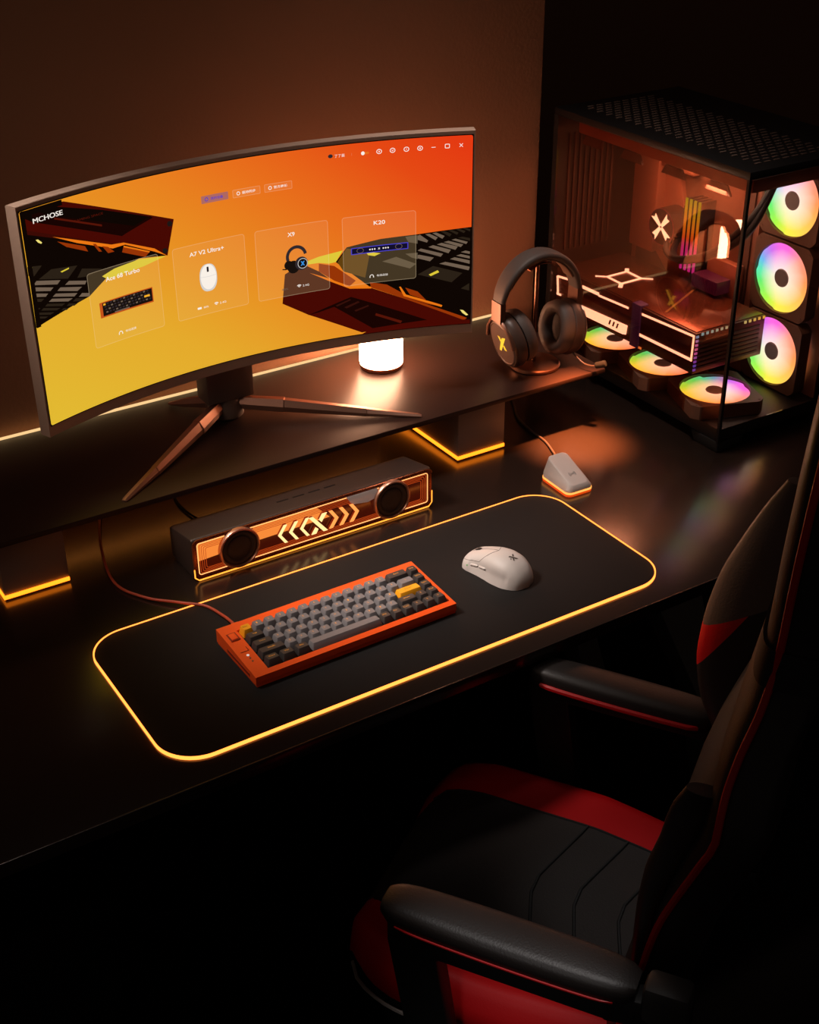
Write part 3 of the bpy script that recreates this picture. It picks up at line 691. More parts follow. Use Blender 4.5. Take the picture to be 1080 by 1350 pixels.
# cards
for x0 in (-0.2770, -0.1292, 0.0115, 0.1585):
    F.rect(x0, x0+0.1225, 0.1055, 0.2190, 'veil', 0.004)
    F.line(rrect(x0, x0+0.1225, 0.1055, 0.2190, 0.004, 4), 0.0009, 'card', closed=True)
F.text('MCHOSE', -0.3287, 0.3165, 0.0505, 0.0068, 'white'); F.text('MCHOSE', -0.3282, 0.3165, 0.0505, 0.0068, 'white')
F.text('Ace 68 Turbo', -0.2168, 0.2030, 0.0590, 0.0066, 'white', 0.00012)
F.text('A7 V2 Ultra+', -0.0715, 0.2046, 0.0590, 0.0066, 'white', 0.00012)
F.text('X9', 0.0722, 0.2050, 0.0120, 0.0066, 'white', 0.00012)
F.text('K20', 0.2205, 0.2052, 0.0190, 0.0066, 'white', 0.00012)
# device pictures: keyboard
F.rect(-0.2625, -0.1690, 0.1480, 0.1715, 'keyorange', 0.001); F.rect(-0.2575, -0.1705, 0.1500, 0.1700, 'keyblack')
for r_ in range(4):
    for k_ in range(14):
        F.rect(-0.2555+0.0058*k_+0.001*r_, -0.2520+0.0058*k_+0.001*r_, 0.1668-0.0042*r_, 0.1690-0.0042*r_, 'dgrey' if (k_+r_) % 3 else 'grl')
F.rect(-0.2565, -0.2525, 0.1665, 0.1692, 'amber'); F.rect(-0.1850, -0.1755, 0.1592, 0.1622, 'amber'); F.rect(-0.2380, -0.2120, 0.1507, 0.1525, 'grl')
# mouse
F.poly([(-0.0728+0.0150*math.copysign(abs(math.cos(t))**0.8, math.cos(t)), 0.1635+0.0218*math.copysign(abs(math.sin(t))**0.85, math.sin(t))) for t in [2*PI*i/28 for i in range(28)]], 'ltgrey')
F.poly([(-0.0725+0.0135*math.cos(t), 0.1645+0.0200*math.sin(t)) for t in [2*PI*i/24 for i in range(24)]], 'white')
F.line([(-0.0865, 0.1660), (-0.0728, 0.1650), (-0.0590, 0.1660)], 0.0006, 'ltgrey'); F.rect(-0.0745, -0.0711, 0.1725, 0.1808, 'dgrey', 0.001)
# headset
F.ringc(0.0790, 0.1685, 0.0155, 0.0052, 'dgrey', 0.15, 3.5); F.circ(0.0650, 0.1560, 0.0075, 'keyblack'); F.circ(0.0730, 0.1520, 0.0105, 'keyblack')
F.circ(0.0870, 0.1560, 0.0110, 'dgrey'); F.circ(0.0890, 0.1556, 0.0085, 'ltgrey'); F.circ(0.0890, 0.1556, 0.0076, 'keyblack'); F.text('X', 0.0890, 0.1556, 0.0072, 0.0072, 'cyan', 0.0006)
F.line([(0.0690, 0.1520), (0.0600, 0.1500), (0.0540, 0.1510)], 0.0018, 'keyblack')
# soundbar
F.rect(0.1715, 0.2680, 0.1570, 0.1682, 'blueline', 0.001); F.rect(0.1730, 0.2665, 0.1583, 0.1669, 'navy')
for x_ in (0.1870, 0.2520): F.ringc(x_, 0.1626, 0.0040, 0.0008, 'grl', sx=1.4)
for x_ in (0.2035, 0.2075, 0.2115, 0.2260, 0.2300, 0.2340): F.circ(x_, 0.1626, 0.0014, 'white', 6)
F.text('x', 0.2188, 0.1626, 0.0040, 0.0030, 'white', 0.00012)
# card captions
def caption(x, txt, w, icon='arc'):
    if icon == 'arc':
        F.ringc(x-0.0145, 0.1168, 0.0030, 0.0011, 'white', 0.1, PI-0.1); F.rect(x-0.0182, x-0.0168, 0.1150, 0.1172, 'white'); F.rect(x-0.0122, x-0.0108, 0.1150, 0.1172, 'white')
    F.text(txt, x+0.0035, 0.1176, w, 0.0036, 'white')
caption(-0.2180, '有线连接', 0.0190); caption(0.2200, '有线连接', 0.0190)
def wifi(x, y):
    for q in (0.0015, 0.0032, 0.0048): F.ringc(x, y-0.002, q, 0.0010, 'white', PI/4, 3*PI/4)
for xb in (-0.0935, 0.0505):
    if xb < 0: F.rect(xb-0.0025, xb+0.0045, 0.1165, 0.1198, 'white', 0.0006); F.text('80%', xb+0.0125, 0.1180, 0.0085, 0.0030, 'white')
    else: F.text('80%', xb+0.0060, 0.1180, 0.0110, 0.0030, 'grl')
    wifi(xb+0.0305, 0.1185); F.text('2.4G', xb+0.0420, 0.1190, 0.0110, 0.0032, 'white')
# tabs
F.rect(-0.0742, -0.0290, 0.2780, 0.2896, 'tab', 0.001); F.ringc(-0.0655, 0.2838, 0.0025, 0.0010, 'blue'); F.text('我的设备', -0.0480, 0.2838, 0.0210, 0.0044, 'blue', 0.0001)
for x_, t_ in ((-0.0212, '驱动同步'), (0.0317, '官方商城')):
    F.line(rrect(x_, x_+0.0453, 0.2780, 0.2896, 0.001, 3), 0.0008, 'card', closed=True); F.rect(x_, x_+0.0453, 0.2780, 0.2896, 'veil', 0.001)
    F.ringc(x_+0.0090, 0.2836, 0.0024, 0.0010, 'white'); F.text(t_, x_+0.0265, 0.2838, 0.0225, 0.0044, 'white', 0.0001)
# title bar icons
F.circ(0.1420, 0.3192, 0.0030, 'dgrey', 14, 1.3); F.text('了了酱', 0.1570, 0.3186, 0.0165, 0.0048, 'white'); F.rect(0.1765, 0.1769, 0.3165, 0.3205, 'card')
F.rect(0.1930, 0.2050, 0.3165, 0.3203, 'soft', 0.0018); F.circ(0.1950, 0.3184, 0.0030, 'white')
for x_ in (0.2215, 0.2433, 0.2658, 0.2879): F.ringc(x_, 0.3188, 0.0033, 0.0011, 'white', sx=1.2)
F.circ(0.2215, 0.3188, 0.0012, 'white', 8); F.line([(0.2420, 0.3192), (0.2433, 0.3178), (0.2448, 0.3198)], 0.001, 'white'); F.circ(0.2658, 0.3190, 0.0012, 'white', 3); F.circ(0.2879, 0.3188, 0.0013, 'white', 8)
F.rect(0.3062, 0.3130, 0.3184, 0.3193, 'white'); F.line(rrect(0.3285, 0.3353, 0.3165, 0.3225, 0.001, 3), 0.0011, 'white', closed=True)
F.line([(0.3515, 0.3170), (0.3570, 0.3225)], 0.0009, 'white'); F.line([(0.3515, 0.3225), (0.3570, 0.3170)], 0.0009, 'white')
bm = F.bm
for v in bm.verts: v.co = mon(v.co.x, v.co.y, v.co.z)
me = bpy.data.meshes.new('screen'); bm.to_mesh(me); bm.free()
for m in SM: me.materials.append(m)
o = bpy.data.objects.new('screen', me); C.objects.link(o); o.parent = mn
# --- stand
M_st = mat('stand_metal', (180, 136, 116), 0.36, metal=0.85, bump=0.05)
M_nk = mat('stand_neck', (120, 98, 86), 0.5)
ox, oy = -0.429, -0.600
HX, HY = 0.394, 0.655
b = B(); b.box(0.352+ox, 0.436+ox, 0.628+oy, 0.672+oy, 0.036, 0.135, bev=0.003)
b.box(0.365+ox, 0.425+ox, 0.640+oy, 0.675+oy, 0.110, 0.24, bev=0.004); b.build('neck', M_nk, mn)
b = B(); b.lathe([(0, 0), (0.026, 0), (0.030, 0.004), (0.030, 0.020), (0.026, 0.026), (0.026, 0.037), (0, 0.037)], M=Matrix.Translation((HX+ox, HY+oy, 0.0004))); b.build('hub', M_nk, mn)
for tip, w in (((0.138, 0.470), 0.0115), ((0.663, 0.4705), 0.0115), ((0.330, 0.745), 0.011)):
    h = Vector((HX+ox, HY+oy, 0)); t = Vector((tip[0]+ox, tip[1]+oy, 0)); d = (t-h).normalized(); n_ = Vector((-d.y, d.x, 0)); Lg = (t-h).length
    rings = []
    for q, ww, zt, zb in ((0.020, 0.0095, 0.034, 0.016), (0.30*Lg, 0.0125, 0.031, 0.011), (0.305*Lg, 0.0110, 0.030, 0.011), (0.72*Lg, 0.0085, 0.0150, 0.003), (0.725*Lg, 0.0075, 0.0143, 0.0028), (Lg-0.006, 0.0055, 0.0050, 0.0006), (Lg, 0.004, 0.0030, 0.0006)):
        p = h + d*q; rings.append([p + n_*ww*a + Vector((0, 0, zb+(zt-zb)*c)) for a, c in ((-1, 0), (1, 0), (1, 0.45), (0.45, 1), (-0.45, 1), (-1, 0.45))])
    b = B(); b.loft(rings); b.build('leg', M_st, mn, ang=25)

# ------------------------------------------------------------------ headset stand
hs = thing('headset_stand', 'thin metal headset stand with a round base near the shelf end', 'headset stand', (0.945, 0.534, 0.110))
M_hs = mat('stand_bronze', (150, 104, 84), 0.3, metal=0.85)
b = B(); b.lathe([(0, 0), (0.043, 0), (0.045, 0.002), (0.045, 0.006), (0.043, 0.008), (0, 0.008)], n=64); b.build('base', M_hs, hs)
b = B(); b.cyl((0, 0.004, 0.006), (0, 0.004, 0.192), 0.0036, n=20); b.build('pole', M_hs, hs)
b = B(); P = [(0.045*math.sin(a), 0.0, 0.150+0.0455*math.cos(a)) for a in [-0.62+1.24*i/16 for i in range(17)]]
b.loft([[(x, -0.012, z-0.002), (x, 0.018, z-0.002), (x, 0.018, z), (x, -0.012, z)] for x, y, z in P]); b.build('cradle', M_hs, hs, ang=50)

# ------------------------------------------------------------------ headset
hd = thing('headset', 'black over ear gaming headset with glowing yellow emblem hanging on its stand', 'headset', (0.945, 0.534, 0.110), math.radians(-4))
M_hb = mat('headset_pad', (86, 74, 68), 0.6, bump=0.25, bscale=700)
M_hp = mat('headset_plastic', (84, 64, 55), 0.42, bump=0.05)
M_hm = mat('headset_arm', (110, 74, 58), 0.38, metal=0.5)
def arc(a, rx=0.0800, rz=0.0890, zc=0.1195): return Vector((rx*math.sin(a), 0, zc + rz*math.cos(a)))
def band(a0, a1, w, t, n, off=0.0, taper=0.0):
    rings = []
    for i in range(n+1):
        a = a0+(a1-a0)*i/n; p = arc(a); q = (arc(a+0.01)-arc(a-0.01)).normalized(); nn = Vector((-q.z, 0, q.x)); nn = nn if nn.dot(p-Vector((0, 0, 0.1195))) > 0 else -nn
        e = 1.0-taper*abs(a/1.45)**3; hw, ht = w/2*e, t/2*e
        ring = []
        for k in range(16):
            th = 2*PI*k/16; cx, sx = math.cos(th), math.sin(th)
            yy = hw*math.copysign(abs(cx)**0.5, cx); dd = off + ht*math.copysign(abs(sx)**0.6, sx)
            ring.append(p + Vector((0, yy, 0)) + nn*dd)
        rings.append(ring)
    return rings
b = B(); b.loft(band(-1.38, 1.38, 0.040, 0.0145, 40, 0.0, 0.25)); b.build('headband', M_hb, hd, ang=60)
b = B(); b.loft(band(-1.05, 1.05, 0.030, 0.004, 30, -0.0078)); b.build('headband_cushion', mat('headset_trim', (120, 88, 70), 0.5), hd, ang=60)
for sg in (-1, 1):
    b = B()
    b.loft([[(sg*(0.0795+dx), y, z) for dx, y in ((-0.0052, -0.0145), (0.0052, -0.0145), (0.0052, 0.0145), (-0.0052, 0.0145))] for z in (0.136, 0.100)])
    # yoke fork down to the cup
    for ys in (-1, 1): b.tube([(sg*0.0800, ys*0.006, 0.103), (sg*0.0800, ys*0.020, 0.098), (sg*0.0770, ys*0.0365, 0.080), (sg*0.0735, ys*0.0425, 0.060)], 0.0034, n=8)
    b.build('yoke', M_hm, hd, ang=40)
    T = Matrix.Translation((sg*(0.052 if sg > 0 else 0.043), 0, 0.064)) @ Matrix.Rotation(math.radians(8 if sg > 0 else -15), 4, 'Y') @ Matrix.Rotation(sg*PI/2, 4, 'Y') @ Matrix.Diagonal((1.20, 1.10, 1, 1))
    b = B(); b.lathe([(0, 0.0), (0.036, 0.0), (0.0405, 0.004), (0.0425, 0.012), (0.0415, 0.020), (0.0375, 0.0265), (0.0335, 0.0290), (0.0325, 0.0275), (0.0, 0.0275)], n=56, M=T)
    cup = b.build('ear_cup', M_hp, hd, ang=35)
    b = B(); b.lathe([(0.022, 0.0005), (0.0225, -0.012), (0.0265, -0.0210), (0.0330, -0.0230), (0.0390, -0.0180), (0.0415, -0.007), (0.0400, 0.001)], n=56, M=T)
    b.build('ear_cushion', M_hb, cup, ang=70)
    b = B(); b.lathe([(0.0, -0.003), (0.024, -0.003)], n=40, M=T); b.build('speaker_mesh', mat('speaker_mesh', (64, 56, 50), 0.8, bump=0.4, bscale=900), cup)
    b = B(); b.lathe([(0.0395, 0.0235), (0.0400, 0.0246), (0.0382, 0.0272), (0.0372, 0.0275)], n=56, M=T); b.build('trim_ring', mat('headset_ring', (150, 120, 100), 0.3, metal=0.8), cup)
    # emblem lies on the outer face
    b = B()
    for P in ([(-0.0135, 0.0165), (-0.0085, 0.0175), (0.0140, -0.0150), (0.0030, -0.0120), (-0.0040, -0.002)], [(0.0035, 0.0110), (0.0105, 0.0110), (0.0045, 0.0015), (0.0008, 0.0045)], [(-0.0105, -0.0115), (-0.0040, -0.0115), (-0.0010, -0.0060), (-0.0045, -0.0018)]):
        b.poly([(-p[1]*0.9, sg*p[0]*1.0*-1 if sg > 0 else p[0]*-1, 0.0279) for p in P], M=T)
    b.build('emblem', emis('headset_yellow', (255, 196, 56), 1.25), cup)
b = B()
b.tube(catmull([(0.060, -0.020, 0.028), (0.062, -0.036, 0.020), (0.066, -0.058, 0.012), (0.073, -0.074, 0.012), (0.079, -0.082, 0.015)], 8), [0.0034]*3+[0.0018]*30, n=8)
mb = b.build('microphone_arm', M_hp, hd)
b = B(); b.cyl((0.0765, -0.078, 0.0135), (0.0885, -0.092, 0.0205), 0.0058, 0.0062, n=20, bev=0.002); b.build('microphone', mat('foam_black', (26, 24, 22), 0.9, bump=0.5, bscale=600), mb)
# ------------------------------------------------------------------ desktop computer
PX, PY = 1.1362, 0.2540
pc = thing('desktop_computer', 'black glass sided computer tower with rainbow lit fans standing on the desk', 'computer', (PX, PY, 0.0), -0.0106)
W_, D_, H_ = 0.3000, 0.506, 0.4957
M_case = mat('case_black', (24, 20, 19), 0.42, bump=0.08, bscale=900)
M_casei = mat('case_inside', (150, 96, 74), 0.5, bump=0.05)
M_fr = mat('fan_frame', (110, 78, 62), 0.5)
# base with chamfered foot line
b = B(); b.prism([(0.003, 0.020), (W_-0.003, 0.020), (W_-0.003, 0.044), (0.003, 0.044)], 0.003, D_, axis='y', bev=0.002); b.build('base_panel', M_case, pc)
for x0 in (0.002, W_-0.062):
    for y0 in (0.002, D_-0.072):
        b = B(); b.prism([(y0, 0.0), (y0+0.060, 0.0), (y0+0.070, 0.0195), (y0, 0.0195)], x0, x0+0.060, axis='x', bev=0.002); b.build('foot', M_rubber, pc)
# top, back and right hand panels
b = B(); b.box(0, W_, 0, D_, H_-0.013, H_, bev=0.0015); b.build('top_panel', M_case, pc)
b = B()
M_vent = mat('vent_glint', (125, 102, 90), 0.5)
for i in range(8):
    for j in range(34):
        x = 0.040 + 0.0205*i + (0.010 if j % 2 else 0); y = 0.030 + 0.0133*j
        b.box(x, x+0.0125, y, y+0.0042, H_+0.0001, H_+0.0011)
b.build('vent_grille', M_vent, pc, smooth=False)
b = B(); b.box(0.004, W_, D_-0.008, D_, 0.044, H_-0.013)
for k in range(9): b.box(0.006, 0.008, D_-0.0, D_+0.001, 0.06+0.045*k, 0.065+0.045*k)
b.build('back_panel', M_case, pc)
b = B(); b.box(W_-0.006, W_, 0.004, D_-0.008, 0.044, H_-0.013); b.build('right_panel', M_case, pc)
b = B(); b.box(0.0, 0.004, D_-0.012, D_, 0.020, H_-0.013); b.build('corner_post', M_case, pc)
b = B(); b.box(0.0002, 0.0062, 0.0002, 0.0062, 0.020, H_-0.013, bev=0.0008); b.build('corner_post', M_case, pc)
b = B(); b.box(0.0007, 0.0035, 0.007, D_-0.013, 0.0445, H_-0.014); b.build('side_glass', glass('smoked_side_glass', (226, 190, 172), 1.5), pc)
b = B(); b.box(0.0065, W_-0.003, 0.0007, 0.0035, 0.0445, H_-0.014); b.build('front_glass', glass('smoked_front_glass', (218, 206, 200), 1.0), pc)
# inner walls
TX = 0.205
b = B(); b.box(TX, TX+0.006, 0.165, D_-0.009, 0.045, H_-0.014); b.box(TX+0.028, TX+0.032, 0.006, 0.165, 0.045, H_-0.014)
b.box(TX, TX+0.03, 0.162, 0.166, 0.045, H_-0.014)
b.build('inner_wall', M_casei, pc)
b = B()
b.box(0.030, 0.180, 0.020, 0.470, H_-0.044, H_-0.016, bev=0.002)
for k in range(4): b.mat(1).prism([(0.065+0.11*k, H_-0.060), (0.125+0.11*k, H_-0.060), (0.115+0.11*k, H_-0.044), (0.075+0.11*k, H_-0.044)], 0.027, 0.031, axis='x')
b.build('radiator', [mat('radiator', (170, 104, 76), 0.5, bump=0.3, bscale=300), mat('radiator_dark', (90, 54, 42), 0.6)], pc)
# vertical ribs on the rear inner wall (left as seen through the glass)
b = B()
for k in range(9): b.box(0.030+0.013*k, 0.034+0.013*k, D_-0.012, D_-0.0085, 0.22, H_-0.05)
b.build('rear_grille', mat('grille_brown', (70, 46, 36), 0.6), pc)

# --- fans
def fan_mat():
    m = bpy.data.materials.new('fan_rainbow'); m.use_nodes = True; nt = m.node_tree; nt.nodes.clear()
    tc = nt.nodes.new('ShaderNodeTexCoord'); gr = nt.nodes.new('ShaderNodeTexGradient'); gr.gradient_type = 'RADIAL'
    nt.links.new(tc.outputs['Object'], gr.inputs['Vector'])
    r = ramp(nt, [(0.0, (60, 235, 190)), (0.06, (70, 240, 110)), (0.16, (150, 250, 50)), (0.26, (240, 240, 60)), (0.38, (255, 205, 80)), (0.52, (255, 150, 80)), (0.64, (255, 150, 140)), (0.74, (245, 90, 235)), (0.86, (180, 100, 255)), (0.94, (80, 180, 255)), (1.0, (60, 235, 190))])
    nt.links.new(gr.outputs['Fac'], r.inputs[0])
    ln = nt.nodes.new('ShaderNodeVectorMath'); ln.operation = 'LENGTH'; nt.links.new(tc.outputs['Object'], ln.inputs[0])
    mr = nt.nodes.new('ShaderNodeMapRange'); mr.inputs['From Min'].default_value = 0.020; mr.inputs['From Max'].default_value = 0.056; mr.inputs['To Min'].default_value = 1.0; mr.inputs['To Max'].default_value = 0.05
    nt.links.new(ln.outputs['Value'], mr.inputs['Value'])
    mx = nt.nodes.new('ShaderNodeMix'); mx.data_type = 'RGBA'; mx.inputs[7].default_value = (1.0, 0.93, 0.88, 1)
    nt.links.new(mr.outputs['Result'], mx.inputs[0]); nt.links.new(r.outputs[0], mx.inputs[6])
    e = nt.nodes.new('ShaderNodeEmission'); e.inputs[1].default_value = 3.0; nt.links.new(mx.outputs[2], e.inputs[0])
    o = nt.nodes.new('ShaderNodeOutputMaterial'); nt.links.new(e.outputs[0], o.inputs[0]); return m
M_fan = fan_mat(); M_hub = mat('fan_hub', (120, 104, 98), 0.45, emit=(92, 80, 76), es=0.5)
M_ledr = {}
def make_fan(T, rot):
    S_ = 0.1355; h = S_/2; R = 0.0630; n = 64
    b = B()
    out = []
    for i in range(n):
        a = 2*PI*i/n; c, s_ = math.cos(a), math.sin(a); k = h/max(abs(c), abs(s_)); k = min(k, h*1.30); out.append((c*k, s_*k))
    inn = [(R*math.cos(2*PI*i/n), R*math.sin(2*PI*i/n)) for i in range(n)]
    b.loft([[(x, y, 0) for x, y in out], [(x, y, 0.025) for x, y in out], [(x, y, 0.025) for x, y in inn], [(x, y, 0.0) for x, y in inn]], closed=True, cap=False)
    for sx in (-1, 1):
        for sy in (-1, 1): b.cyl((sx*0.0585, sy*0.0585, 0.0245), (sx*0.0585, sy*0.0585, 0.0258), 0.0024, n=12)
    for a in (0.6, 0.6+2*PI/3, 0.6+4*PI/3):
        b.box(0.012, R+0.0005, -0.002, 0.002, 0.0005, 0.003, M=Matrix.Rotation(a, 4, 'Z'))
    fr_ = b.build('fan', M_fr, pc, ang=30)
    fr_.matrix_local = T @ Matrix.Rotation(rot, 4, 'Z')
    bm2 = bmesh.new(); NA, NR = 144, 7; V = []
    for i in range(NR):
        r_ = 0.014 + (0.0620-0.014)*i/(NR-1); row = []
        for k in range(NA):
            a = 2*PI*k/NA; s9 = ((a*9/(2*PI)) + (r_-0.014)*9) % 1.0
            z = 0.0215 - 0.0040*(i/(NR-1))*(s9 if s9 < 0.85 else (1-s9)*5.667)
            row.append(bm2.verts.new((r_*math.cos(a), r_*math.sin(a), z)))
        V.append(row)
    for A_, B_ in zip(V, V[1:]):
        for k in range(NA): bm2.faces.new((A_[k], A_[(k+1) % NA], B_[(k+1) % NA], B_[k]))
    b = B(); b._add(bm2)
    bl = b.build('blades', M_fan, fr_, ang=80)
    b = B(); b.lathe([(0.0, 0.0235), (0.0150, 0.0235), (0.0165, 0.022), (0.0165, 0.006), (0, 0.006)], n=40); b.build('hub', M_hub, fr_)
    return fr_
# side fans face -X
for z in (0.114, 0.2535, 0.393):
    T = Matrix.Translation((0.2245, 0.092, z)) @ Matrix(((0, 0, -1, 0), (-1, 0, 0, 0), (0, 1, 0, 0), (0, 0, 0, 1)))
    make_fan(T, 0.0)
# bottom fans face +Z
for y in (0.094, 0.2345, 0.375):
    T = Matrix.Translation((0.0735, y, 0.0455)); make_fan(T, math.radians(-110))

# --- motherboard with heatsinks
mb_ = B()
mb_.box(TX-0.004, TX-0.0002, 0.175, 0.480, 0.165, 0.455)
mb_.mat(1).box(TX-0.034, TX-0.004, 0.400, 0.470, 0.215, 0.445, bev=0.004); mb_.box(TX-0.030, TX-0.004, 0.310, 0.400, 0.385, 0.445, bev=0.003)
mb_.prism([(0.470, 0.445), (0.380, 0.445), (0.300, 0.16), (0.350, 0.16), (0.420, 0.22), (0.470, 0.22)], TX-0.014, TX-0.004, axis='x', bev=0.001)
for k in range(7): mb_.box(TX-0.016, TX-0.010, 0.385, 0.44, 0.215+0.014*k, 0.219+0.014*k)
mb_.box(TX-0.022, TX-0.004, 0.180, 0.260, 0.17, 0.25, bev=0.003)
mb_.build('motherboard', [mat('board', (96, 62, 48), 0.5), mat('heatsink', (170, 112, 88), 0.4, metal=0.5)], pc)
# memory sticks with glowing tops
def ram_mat():
    m = bpy.data.materials.new('ram_glow'); m.use_nodes = True; nt = m.node_tree; nt.nodes.clear()
    tc = nt.nodes.new('ShaderNodeTexCoord'); sp = nt.nodes.new('ShaderNodeSeparateXYZ'); nt.links.new(tc.outputs['Object'], sp.inputs[0])
    mr = nt.nodes.new('ShaderNodeMapRange'); mr.inputs['From Min'].default_value = 0.205; mr.inputs['From Max'].default_value = 0.354; nt.links.new(sp.outputs['Z'], mr.inputs['Value'])
    r = ramp(nt, [(0.0, (236, 60, 236)), (0.34, (236, 70, 200)), (0.46, (250, 110, 40)), (0.62, (250, 176, 30)), (0.85, (214, 220, 30)), (1.0, (150, 220, 40))])
    nt.links.new(mr.outputs[0], r.inputs[0]); e = nt.nodes.new('ShaderNodeEmission'); e.inputs[1].default_value = 1.0; nt.links.new(r.outputs[0], e.inputs[0])
    o = nt.nodes.new('ShaderNodeOutputMaterial'); nt.links.new(e.outputs[0], o.inputs[0]); return m
M_ram = ram_mat()
for k in range(4):
    y = 0.2700 + 0.0115*k
    b = B(); b.box(0.165, TX-0.004, y, y+0.0078, 0.213, 0.348, bev=0.0008); rm = b.build('memory_stick', mat('ram_shell', (46, 34, 30), 0.4, metal=0.5), pc)
    b = B(); b.box(0.1625, 0.1652, y+0.0012, y+0.0066, 0.213, 0.349, bev=0.0006); b.build('light_bar', M_ram, rm)
# cpu cooler pump
b = B(); Ry = Matrix.Translation((TX-0.002, 0.358, 0.282)) @ Matrix.Rotation(-PI/2, 4, 'Y')
b.lathe([(0, 0.052), (0.0330, 0.052), (0.0350, 0.050), (0.0355, 0.046), (0.0355, 0.012), (0.040, 0.010), (0.040, 0.003), (0, 0.003)], n=56, M=Ry)
cp = b.build('cooler_pump', mat('pump', (54, 36, 30), 0.25, metal=0.3), pc)
b = B()
for a in range(4):
    R_ = Matrix.Rotation(PI/4 + a*PI/2 + 0.12, 4, 'Z')
    b.poly([(0.002, -0.0030, 0.0524), (0.0275, -0.0072, 0.0524), (0.0245, 0.0, 0.0524), (0.0315, 0.0066, 0.0524), (0.002, 0.0030, 0.0524)], M=Ry @ R_)
b.build('emblem_light', emis('pump_white', (255, 226, 206), 4), cp)
b = B(); b.tube([(math.cos(t)*0.0345, math.sin(t)*0.0345, 0.0515) for t in [2*PI*i/48 for i in range(48)]], 0.0007, n=6, closed=True, M=Ry)
b.build('light_ring', emis('pump_ring', (170, 70, 80), 0.6), cp)
for dy in (0.0, 0.020):
    b = B(); b.tube(catmull([(TX-0.030, 0.335+dy, 0.262), (TX-0.070, 0.300+dy, 0.250), (TX-0.105, 0.235+dy*0.6, 0.262), (TX-0.105, 0.155+dy*0.4, 0.300), (TX-0.095, 0.090, 0.360+dy), (TX-0.080, 0.060, 0.4515)], 10), 0.0062, n=14)
    b.build('coolant_tube', mat('tube_black', (24, 20, 20), 0.55), cp)
# lower drive bay with ribbed cover
b = B(); b.box(0.150, TX+0.02, 0.195, 0.262, 0.196, 0.222, bev=0.002)
for k in range(14): b.box(0.1485, 0.1502, 0.198+0.0045*k, 0.200+0.0045*k, 0.198, 0.220)
b.build('fin_stack', mat('fin_purple', (70, 22, 60), 0.4, emit=(120, 20, 110), es=0.1), pc)

# --- graphics card
GX0, GX1, GY0, GY1, GZ0, GZ1 = 0.0135, 0.178, 0.094, 0.492, 0.112, 0.1885
b = B(); b.box(GX0, GX1, GY0, GY1, GZ0, GZ1, bev=0.002)
gc = b.build('graphics_card', mat('gpu_shell', (84, 50, 40), 0.35, metal=0.4), pc)
b = B(); b.box(GX0+0.004, GX1-0.002, GY0+0.004, GY1-0.003, GZ1-0.0005, GZ1+0.0018, bev=0.0006)
b.mat(1).prism([(GX0+0.02, GY0+0.10), (GX1-0.02, GY0+0.16), (GX1-0.02, GY0+0.165), (GX0+0.02, GY0+0.105)], GZ1+0.0018, GZ1+0.0021)
b.build('backplate', [mat('gpu_plate', (130, 74, 54), 0.26, metal=0.7), mat('gpu_line', (150, 110, 60), 0.4)], gc)
b = B()
for k in range(7): b.box(GX0+0.006, GX1-0.012, GY0-0.0014, GY0+0.001, GZ0+0.008+0.0082*k, GZ0+0.0125+0.0082*k, bev=0.0005)
b.build('end_vents', mat('gpu_vent', (20, 15, 14), 0.45), gc, smooth=False)
fx = GX0-0.0004
M_gl = emis('gpu_white', (255, 222, 204), 3.8)
def bar(P, name='light_bar', m=M_gl, th=0.0008, x=None):
    x = fx if x is None else x
    b = B(); b.prism(P, x-th, x, axis='x'); return b.build(name, m, gc, smooth=False)
def seg(y0, z0, y1, z1, w): 
    d = Vector((y1-y0, z1-z0)).normalized(); n = Vector((-d.y, d.x))*w/2
    return [(y0+n.x, z0+n.y), (y1+n.x, z1+n.y), (y1-n.x, z1-n.y), (y0-n.x, z0-n.y)]
bar(seg(0.484, 0.136, 0.488, 0.172, 0.0052)); bar(seg(0.488, 0.1715, 0.455, 0.1755, 0.0042)); bar(seg(0.410, 0.1745, 0.360, 0.1755, 0.0062)); bar(seg(0.361, 0.1730, 0.274, 0.1765, 0.0040)); bar(seg(0.236, 0.1775, 0.099, 0.1830, 0.0042))
bar(seg(0.488, 0.136, 0.474, 0.137, 0.004))
bar(seg(0.251, 0.1365, 0.099, 0.1380, 0.0052)); bar(seg(0.0995, 0.1360, 0.0985, 0.1850, 0.0040))
bar([(0.416, 0.137), (0.273, 0.1425), (0.275, 0.1240), (0.285, 0.1215), (0.420, 0.1190)])
for k in range(3):
    y = 0.300+0.011*k; bar([(y, 0.1275), (y+0.0042, 0.1275), (y+0.0008, 0.1375), (y-0.0034, 0.1375)], 'vent_slot', mat('slot_dark', (60, 24, 14), 0.5), 0.0006, fx-0.0008)
# grille at the rear end of the side
for k in range(4): bar([(0.452, 0.142+0.0075*k), (0.478, 0.141+0.0075*k), (0.478, 0.1445+0.0075*k), (0.452, 0.1455+0.0075*k)], 'vent_slot', mat('slot_brown', (90, 40, 26), 0.5))
bar(seg(0.246, 0.1115, 0.230, 0.1120, 0.004), 'light_bar', emis('gpu_amber', (255, 170, 90), 1.4))
# purple cable strap
b = B(); b.box(GX0-0.0035, GX0+0.016, 0.238, 0.262, GZ0-0.003, GZ1+0.0045, bev=0.0015); b.build('strap', mat('strap_violet', (84, 52, 104), 0.5, emit=(60, 40, 120), es=0.15), gc)
